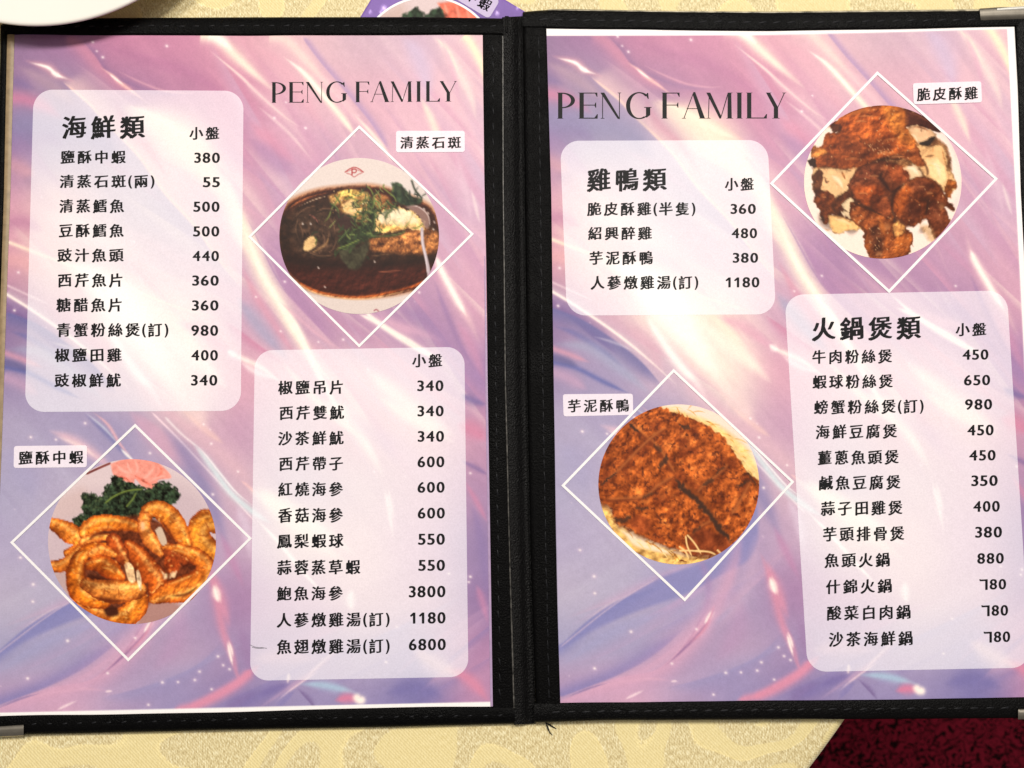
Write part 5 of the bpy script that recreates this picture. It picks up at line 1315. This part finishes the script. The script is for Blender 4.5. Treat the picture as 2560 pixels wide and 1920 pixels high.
# ------------------------------------------------------------------ right page
PR = thing('menu_page', 'printed poultry menu page with roast chicken and breaded duck photos, right in the folder', 'menu page', baseR, 'printed pages in the menu folder')
page_sheet(PR, [(1330, 40), (2516, 40), (2622, 2100), (1330, 2100)], [(1364, 68), (2536, 66), (2626, 1762), (1399, 1775)], silk_R, zR, top=[(1360, 89.5), (1660, 89), (1920, 87.5), (2200, 81.5), (2515, 72.5)])
r1, r2 = off(zR, .06), off(zR, .12)
V, Fc = title_mesh([('P', 1392, 1437.5), ('E', 1445.5, 1494), ('N', 1501, 1553.5), ('G', 1565, 1627), ('F', 1653, 1699.5), ('A', 1704, 1764.5), ('M', 1764.7, 1834), ('I', 1838.5, 1858.5), ('L', 1864.5, 1917), ('Y', 1914, 1966)], (231.5, 231.5), (296.5, 296), r1)
obj('page_title', V, Fc, M_INK, PR)
pC = panel(PR, [(1400, 352), (1919, 350), (1940, 786), (1417, 789)], 48, silk_R, r1)
lines(pC, rows_from([('heading', '雞鴨類', 645, 1340, 1455, 1648), ('column_heading', '小盤', 1838, 2090, 1535, 1645)], 1280, 0, .004)
  + rows_from([(I, '脆皮酥雞(半隻)', 648, 1585, 88, 202), (Pz, '360', 1888, 2107, 102, 190), (I, '紹興醉雞', 656, 1210, 300, 411), (Pz, '480', 1897, 2118, 312, 400),
    (I, '芋泥酥鴨', 668, 1218, 511, 626), (Pz, '380', 1907, 2127, 525, 612), (I, '人蔘燉雞湯(訂)', 678, 1610, 724, 839), (Pz, '1180', 1845, 2138, 735, 825)], 1280, 480, .002), r2)
pD = panel(PR, [(1961, 737), (2517, 726), (2577, 1669), (2019, 1680)], 48, silk_R, r1)
lines(pD, rows_from([('heading', '火鍋煲類', 378, 1324, 1078, 1275), ('column_heading', '小盤', 1620, 1887, 1130, 1242),
    (I, '牛肉粉絲煲', 382, 1073, 1362, 1480), (Pz, '450', 1680, 1905, 1360, 1450), (I, '蝦球粉絲煲', 384, 1080, 1578, 1696), (Pz, '650', 1693, 1920, 1580, 1671)], 1920, 480, .012)
  + rows_from([(I, '螃蟹粉絲煲(訂)', 397, 1345, 136, 255), (Pz, '980', 1702, 1937, 130, 222), (I, '海鮮豆腐煲', 412, 1116, 350, 470), (Pz, '450', 1722, 1950, 352, 445),
    (I, '薑蔥魚頭煲', 430, 1131, 572, 694), (Pz, '450', 1738, 1967, 570, 662), (I, '鹹魚豆腐煲', 440, 1146, 790, 912), (Pz, '350', 1757, 1985, 788, 882),
    (I, '蒜子田雞煲', 455, 1163, 1010, 1132), (Pz, '400', 1773, 2003, 1010, 1105), (I, '芋頭排骨煲', 475, 1179, 1232, 1355), (Pz, '380', 1790, 2022, 1232, 1328),
    (I, '魚頭火鍋', 487, 1053, 1460, 1582), (Pz, '880', 1808, 2038, 1460, 1553)], 1920, 960, .012)
  + rows_from([(I, '什錦火鍋', 500, 1071, 28, 149), (Pz, '780', 1825, 2058, 25, 120), (I, '酸菜白肉鍋', 510, 1233, 254, 376), (Pz, '780', 1842, 2075, 250, 347),
    (I, '沙茶海鮮鍋', 525, 1251, 480, 604), (Pz, '780', 1862, 2093, 478, 575)], 1920, 1440, .014), r2)
disc(PR, 2207, 455, 197, 191.5, CHICK, lambda x, y: ((x - 1990) / .2532, (y - 240) / .2532), r2, label='round photo of chopped roast chicken on a white plate')
diamond(PR, [(2193.4, 178), (2495, 447), (2223, 733), (1924, 459)], 6.6, off(zR, .26))
caption(PR, [(2282, 208), (2453, 203), (2455, 256), (2284, 261)], '脆皮酥雞', (2292, 2445, 218, 250), silk_R, off(zR, .18), .025)
disc(PR, 1697, 1211, 201, 200, DUCK, lambda x, y: ((x - 1280) * 3.456, (y - 960) * 3.456), r2, label='round photo of breaded orange-brown duck on a nest of noodles')
caption(PR, [(1407, 985.5), (1582, 984), (1583, 1037), (1409, 1041)], '芋泥酥鴨', (1419.5, 1573, 998, 1030), silk_R, off(zR, .03), .006)
diamond(PR, [(1684, 922), (1986, 1204.5), (1712, 1504), (1403, 1214)], 6.4, off(zR, .28))
bpy.data.objects.remove(_go)

# ------------------------------------------------------------------ the folder
FO = thing('menu_folder', 'open black leatherette menu folder with stitched borders and metal corners, lying on the yellow tablecloth', 'menu folder', at(1290, 930, 0.0))
def strip(name, outer, inner, profile, mat, zf=None, n=90, parent=None, wob=0.0, seed=1):
    """a band between two photo lines; profile = (share of the way from outer to inner, height in mm) rows"""
    A, B = resample(outer, n), resample(inner, n)
    r = np.random.default_rng(seed)
    if wob:
        t = np.linspace(0, 1, n)
        wv = sum(r.normal(0, wob / (k + 1)) * np.sin(t * math.pi * 2 * (k + 1.3) + r.uniform(0, 6)) for k in range(6))
        B = B + (B - A) / np.linalg.norm(B - A, axis=1, keepdims=True) * wv[:, None]
    V = []
    for s, z in profile:
        P = A + (B - A) * s
        zz = np.full(n, z * MM) if zf is None or z < 2.0 else zf(P[:, 0], P[:, 1]) + z * MM - 4.2 * MM
        V.append(at(P[:, 0], P[:, 1], zz))
    V = np.concatenate(V); Fc = grid_faces(len(profile), n)
    nrm = np.cross(V[Fc[:, 1]] - V[Fc[:, 0]], V[Fc[:, 3]] - V[Fc[:, 0]])
    if nrm[:, 2].sum() < 0: Fc = Fc[:, ::-1]
    return obj(name, V, Fc, mat, parent or FO, smooth=True)
def stitches(line, zf, gap, length, width, dz, parent=None, skew=0.0, seed=0):
    r = np.random.default_rng(seed); P = resample(line, 400)
    L = np.r_[0, np.cumsum(np.hypot(*np.diff(P, axis=0).T))]; parts = []
    s = gap * .5
    while s + length < L[-1]:
        a = np.array([np.interp(s, L, P[:, 0]), np.interp(s, L, P[:, 1])]); b = np.array([np.interp(s + length, L, P[:, 0]), np.interp(s + length, L, P[:, 1])])
        d = (b - a) / np.linalg.norm(b - a); nn = np.array([-d[1], d[0]])
        a = a + nn * r.normal(0, .6) + nn * skew; b = b + nn * r.normal(0, .6) - nn * skew
        V = []
        for k, t in enumerate(np.linspace(0, 1, 6)):
            c = a + (b - a) * t; hz = math.sin(t * math.pi) * .28; w = width * (.45 + .55 * math.sin(t * math.pi))
            for q in (-1, -.5, .5, 1):
                p = c + nn * w * q * .5; V.append(at(p[0], p[1], float(zf(p[0], p[1])) + (dz - .12 + hz * (1 if abs(q) < .9 else .2)) * MM))
        F2 = grid_faces(6, 4)
        V = np.array(V)
        if np.cross(V[1] - V[0], V[4] - V[0])[2] < 0: F2 = F2
        parts.append((V, F2.tolist())); s += gap * r.uniform(.94, 1.06)
    V, Fc = merge(parts)
    return obj('stitching', V, Fc, M_THREAD, parent or FO, smooth=True)
def board(Q, z0, z1_):
    p = [at(x, y, z0) for x, y in Q] + [at(x, y, z1_) for x, y in Q]
    return obj('cover_board', p, [[0, 1, 2, 3], [7, 6, 5, 4], [0, 4, 5, 1], [1, 5, 6, 2], [2, 6, 7, 3], [3, 7, 4, 0]], M_BOARD, FO)
board([(6, 50), (1262, 50), (1284, 1806), (-64, 1832)], .8 * MM, 3.6 * MM)
board([(1318, 34), (2572, 30), (2664, 1792), (1346, 1800)], .8 * MM, 5.5 * MM)
HEM = [(0, .9), (0.0, 3.4), (.05, 4.5), (.16, 5.05), (.5, 5.1), (.86, 5.0), (.96, 4.75), (1.0, 4.3)]
dR = lambda px, py: zR(px, py)
# left cover: top, bottom, outer and inner bands
bt = strip('edge_band', [(2, 62), (60, 50), (250, 45), (640, 43), (1050, 42.5), (1258, 46)], [(2, 88), (60, 86.5), (250, 88), (640, 89), (1050, 87), (1258, 88)], HEM, M_LEATHER, zL, wob=.8, seed=2)
stitches([(60, 67), (250, 66), (640, 64), (1245, 65)], off(zL, .85), 36.5, 15, 4.2, .15, bt, skew=1.0, seed=1)
bb = strip('edge_band', [(-80, 1841), (60, 1837), (640, 1823.5), (1000, 1817), (1290, 1809.5)], [(-80, 1795), (0, 1791), (640, 1777), (1000, 1770), (1232, 1766), (1290, 1766)], HEM, M_LEATHER, zL, wob=.8, seed=3)
stitches([(60, 1811), (640, 1798), (1280, 1788)], off(zL, .85), 37.5, 12, 4.2, .15, bb, skew=1.0, seed=2)
bl = strip('edge_band', [(1.5, 66), (-9, 480), (-30, 960), (-95, 1836)], [(18, 84), (10, 480), (-6, 960), (-40, 1800)], HEM, M_LEATHER, zL, seed=4)
strip('pocket_lining', [(17, 80), (9.5, 480), (-7, 960), (-42, 1800)], [(36, 80), (26, 480), (10, 960), (-24, 1800)], [(0, 4.4), (.25, 4.7), (.6, 4.75), (1, 4.35)], M_TAN, zL, wob=.7, seed=5)
bi = strip('inner_band', [(1258, 80), (1262, 480), (1266, 960), (1279, 1440), (1288, 1770)], [(1207, 86), (1211.5, 480), (1219, 960), (1227, 1440), (1231.5, 1770)], [(0, 4.1), (.1, 4.35), (.5, 4.5), (.9, 4.55), (1, 4.25)], M_LEATHER, zL, wob=.6, seed=6)
stitches([(1232, 95), (1234, 480), (1240, 960), (1246, 1440), (1250, 1750)], off(zL, .30), 38, 17, 4.0, .15, bi, skew=1.0, seed=3)
strip('sleeve_edge', [(1213, 640), (1219, 960), (1227, 1440), (1232, 1766)], [(1211, 640), (1213, 960), (1221, 1440), (1226, 1766)], [(0, 4.42), (.5, 4.5), (1, 4.36)], plain_mat('sleeve_rim', lin(176, 150, 186), .25, .6, var=.1), zL)
# spine: a worn ridge, then the deep fold
strip('spine', [(1255, 43), (1256, 480), (1262, 960), (1274, 1440), (1284, 1812)], [(1312, 40), (1315, 480), (1320, 960), (1330, 1440), (1340, 1809)],
      [(0, .9), (0, 3.6), (.02, 4.7), (.07, 5.2), (.16, 5.0), (.36, 4.6), (.55, 3.8), (.68, 2.4), (.82, 1.9), (1.0, 2.1)], M_SPINE, zL, wob=0)
strip('spine_piping', [(1262, 40), (1262, 80)], [(1272, 40), (1271, 80)], [(0, 4.2), (.2, 5.2), (.5, 5.7), (.8, 5.2), (1, 4.2)], M_SPINE, zL, n=12)
strip('spine_edge', [(1254.5, 90), (1256, 480), (1261.5, 960), (1273.5, 1440), (1283, 1770)], [(1258, 90), (1259.5, 480), (1265, 960), (1277, 1440), (1286.5, 1770)], [(0, 4.9), (.3, 5.3), (.7, 5.45), (1, 5.3)], plain_mat('worn_lit_seam', (.075, .07, .064), .32, .5, var=1.0, scale=420), zL, n=160, wob=.5, seed=12)
# right cover
ri = strip('inner_band', [(1307, 66), (1312, 480), (1318, 960), (1328, 1440), (1340, 1762)], [(1366, 70), (1378, 480), (1384.5, 960), (1391.5, 1440), (1401, 1762)], [(0, 1.0), (0.0, 3.4), (.06, 4.35), (.24, 4.5), (.27, 4.38), (.32, 4.52), (.85, 4.6), (.95, 4.5), (1, 4.28)], M_LEATHER, zR, wob=.6, seed=7)
stitches([(1346, 78), (1351, 480), (1357, 960), (1366, 1440), (1373, 1750)], off(zR, .33), 30, 22, 3.4, .15, ri, skew=.6, seed=4)
rt = strip('edge_band', [(1307, 30), (1330, 27.5), (1400, 22.5), (1660, 27), (1920, 29.5), (2460, 24), (2600, 22)], [(1307, 68), (1366, 71), (1660, 76.5), (1920, 77), (2200, 73), (2540, 67), (2600, 66)], HEM, M_GRAINED, zR, wob=.5, seed=8)
stitches([(1330, 48), (1640, 53), (1920, 56), (2440, 49)], off(zR, .85), 37, 20, 5.0, .15, rt, skew=1.6, seed=5)
rb = strip('edge_band', [(1336, 1807), (1500, 1801.5), (1920, 1799), (2300, 1797), (2680, 1794)], [(1336, 1758), (1401, 1757), (1660, 1754), (1920, 1752), (2300, 1747), (2680, 1741)], HEM, M_GRAINED, zR, wob=.5, seed=9)
stitches([(1360, 1780), (1660, 1777), (1920, 1775), (2560, 1769)], off(zR, .85), 39, 20, 5.0, .15, rb, skew=1.2, seed=6)
rr_ = strip('edge_band', [(2585, 26), (2610, 480), (2640, 960), (2690, 1796)], [(2540, 62), (2552, 480), (2577, 960), (2622, 1760)], HEM, M_SPINE, zR, seed=10)
# worn thin leaves behind the right cover: their pale edges show as a line along its top
strip('leaf_edge', [(1370, 22.5), (1660, 26.5), (1920, 28.5), (2460, 22.5)], [(1370, 26), (1660, 30.5), (1920, 33), (2460, 28)], [(0, 3.0), (.3, 4.9), (.7, 5.2), (1, 4.9)], plain_mat('worn_edge', (.34, .30, .22), .3, .6, var=.9, scale=200), off(zR, -.45), n=120)
def corner(outer, inner, zf, h=5.5):
    strip('metal_corner', outer, inner, [(0, .8), (0.0, h - .8), (.03, h - .25), (.12, h - .02), (.45, h), (.55, h - .1), (.9, h - .1), (1, h - .7)], M_METAL, zf, n=24)
corner([(2449, 21), (2500, 17.5), (2600, 16)], [(2452, 51), (2520, 49), (2600, 46)], zR, 5.7)
corner([(-60, 1846), (0, 1842.5), (59, 1840)], [(-60, 1818), (0, 1815), (59, 1811)], zL, 5.6)
corner([(2545, 1799), (2580, 1798), (2640, 1797)], [(2546, 1772), (2580, 1771), (2640, 1769)], zR, 5.7)
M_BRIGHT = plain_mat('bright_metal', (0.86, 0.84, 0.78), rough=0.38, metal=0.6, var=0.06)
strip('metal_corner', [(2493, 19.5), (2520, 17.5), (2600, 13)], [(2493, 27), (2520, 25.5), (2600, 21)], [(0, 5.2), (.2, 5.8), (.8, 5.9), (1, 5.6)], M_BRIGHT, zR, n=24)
# loose thread hanging from the seam onto the cloth
cu = bpy.data.curves.new('loose_thread', 'CURVE'); cu.dimensions = '3D'; cu.bevel_depth = .00017; cu.bevel_resolution = 2
for pl in ([(1364, 1806, 2.0), (1370, 1818, 1.0), (1374, 1830, .5), (1381, 1838, .4)], [(1366, 1808, 1.6), (1378, 1816, .7), (1391, 1822, .5)], [(1365, 1807, 1.8), (1369, 1822, .9), (1376, 1834, .5)], [(1365, 1806, 1.8), (1374, 1811, .9), (1388, 1820, .5)]):
    sp_ = cu.splines.new('POLY'); sp_.points.add(len(pl) - 1)
    for pt, (x, y, z) in zip(sp_.points, pl):
        pt.co = (*(at(x, y, z * MM) - BASES[FO.name]), 1)
tmp = bpy.data.objects.new('loose_thread_curve', cu); COL.objects.link(tmp)
bpy.context.view_layer.update()
me = bpy.data.meshes.new_from_object(tmp.evaluated_get(bpy.context.evaluated_depsgraph_get()))
bpy.data.objects.remove(tmp); me.name = 'loose_thread'
me.materials.clear(); me.materials.append(M_THREAD)
th = bpy.data.objects.new('loose_thread', me); COL.objects.link(th); th.parent = FO

# ------------------------------------------------------------------ the other menu sheet, half hidden under the folder
E1, E2 = np.array([.857, .515]), np.array([-.515, .857])
TL = np.array([1016.0, -149.0])
ZS = .35 * MM
zS = lambda px, py: np.full(np.shape(px), ZS)
SH = thing('menu_sheet', 'purple menu sheet with a round food photo poking out under the black folder', 'menu sheet', at(*(TL + E1 * 280 + E2 * 250), 0.0))
def q_of(a0, b0, a1, b1, o=TL): return [tuple(o + E1 * a0 + E2 * b0), tuple(o + E1 * a1 + E2 * b0), tuple(o + E1 * a1 + E2 * b1), tuple(o + E1 * a0 + E2 * b1)]
u, v = np.meshgrid(np.linspace(0, 1, 120), np.linspace(0, 1, 120))
Qs = q_of(0, 0, 560, 560); X, Y = quad_pt(Qs, u, v)
nz = fbm(120, 120, 40, 90, 4)
c = rgb(124, 96, 165)[None, None] * (1 + nz[..., None] * .35)
for sx, sy, rr in ((960, 21, 6), (952, 30, 3), (1243, 33, 4), (1294, 20, 3), (926, 30, 3)):
    c = c + (np.exp(-((X - sx) ** 2 + (Y - sy) ** 2) / rr ** 2) * .5)[..., None]
span_piece('paper_sheet', X, Y, zS, M_PRINT, SH, colors=np.clip(c, 0, 1).reshape(-1, 3), thick=.0001)
PC = Canvas(880, -20, 1260, 360, 2.0, (214, 196, 200))
tx = fbm(PC.h, PC.w, 6, 95, 4); ro = fbm(PC.h, PC.w, 5, 96, 4)
PC.poly([(900, 60), (1000, 10), (1010, 60), (960, 120)], (196, 170, 165), .8, 20)
PC.poly([(1095, 8), (1150, 5), (1195, 40), (1190, 110), (1120, 60), (1105, 30)], (226, 112, 90), 1, 4, tex=tx * .6)
for p in ([(1110, 5), (1120, 40)], [(1140, 5), (1150, 60)], [(1165, 15), (1180, 70)]): PC.stroke(p, 4, (244, 160, 140), .7)
PC.poly([(1018, 30), (1040, 18), (1060, 36), (1080, 26), (1100, 20), (1115, 40), (1100, 120), (1020, 110), (1005, 50)], (40, 54, 38), 1, 3, tex=tx * 2.2, rough=ro * 14)
disc(SH, 1069.7, 170.7, 178, 178, PC, lambda x, y: (x, y), off(zS, .06), step=2.6)
A = np.linspace(0, 2 * math.pi, 120)
X = np.stack([1069.7 + 181 * np.cos(A), 1069.7 + 175.5 * np.cos(A)]); Y = np.stack([170.7 + 181 * np.sin(A), 170.7 + 175.5 * np.sin(A)])
obj('photo_rim', at(X.ravel(), Y.ravel(), np.full(X.size, ZS + .1 * MM)), grid_faces(2, 120)[:, ::-1], M_WHITEINK, SH)
EE = np.array([1236.0, 24.0])
Xq, Yq = rounded_rows([tuple(EE - E1 * 185 - E2 * 27), tuple(EE - E2 * 27), tuple(EE + E2 * 27), tuple(EE - E1 * 185 + E2 * 27)], 10, 4)
lab = span_piece('caption_label', Xq, Yq, off(zS, .14), M_PRINT, SH, colors=np.ones((Xq.size, 3)) * rgb(196, 182, 214))
_cu = bpy.data.curves.new('glyph', 'FONT'); _go = bpy.data.objects.new('glyph', _cu); COL.objects.link(_go)
parts = []
for k, ch in enumerate('鹽酥中蝦'):
    Vg, Fg, _ = glyph(ch, 0.022)
    ctr = EE - E1 * (28 + 37 * (3 - k)); sz = 32
    P = ctr[None] + E1[None] * ((Vg[:, :1] - .5) * sz) - E2[None] * ((Vg[:, 1:] - .38) * sz)
    parts.append((at(P[:, 0], P[:, 1], np.full(len(P), ZS + .2 * MM)), Fg))
Vv, Ff = merge(parts)
obj('caption', Vv, Ff, M_INK, lab)
bpy.data.objects.remove(_go)

# ------------------------------------------------------------------ the plate at the upper left
pz = 17 * MM
pc = at(106, 64 - 487, pz)
edge = at(106, 64, pz); PRAD = float(np.hypot(*(edge - pc)[:2]))
PT = thing('plate', 'white porcelain plate whose rim overlaps the upper left corner of the black folder', 'plate', (pc[0], pc[1], 0.0))
prof = [(0.0, 4.0), (.30, 4.0), (.48, 4.6), (.56, 6.5), (.64, 10.0), (.80, 13.2), (.93, 16.0), (.965, 17.0), (.985, 17.5), (.997, 17.3), (1.0, 16.6), (.996, 15.8), (.97, 14.8), (.80, 11.0), (.62, 7.0), (.50, 2.2), (.49, 0.3), (.46, 0.3), (.45, 2.0), (.0, 2.0)]
na = 160; V, Fc = [], []
for r_, z_ in prof:
    for k in range(na):
        a = 2 * math.pi * k / na; V.append((pc[0] + PRAD * max(r_, .002) * math.cos(a), pc[1] + PRAD * max(r_, .002) * math.sin(a), z_ * MM))
for i in range(len(prof) - 1):
    for k in range(na):
        q = (k + 1) % na; Fc.append([i * na + k, (i + 1) * na + k, (i + 1) * na + q, i * na + q])
obj('plate_body', V, Fc, M_PORCELAIN, PT, smooth=True)
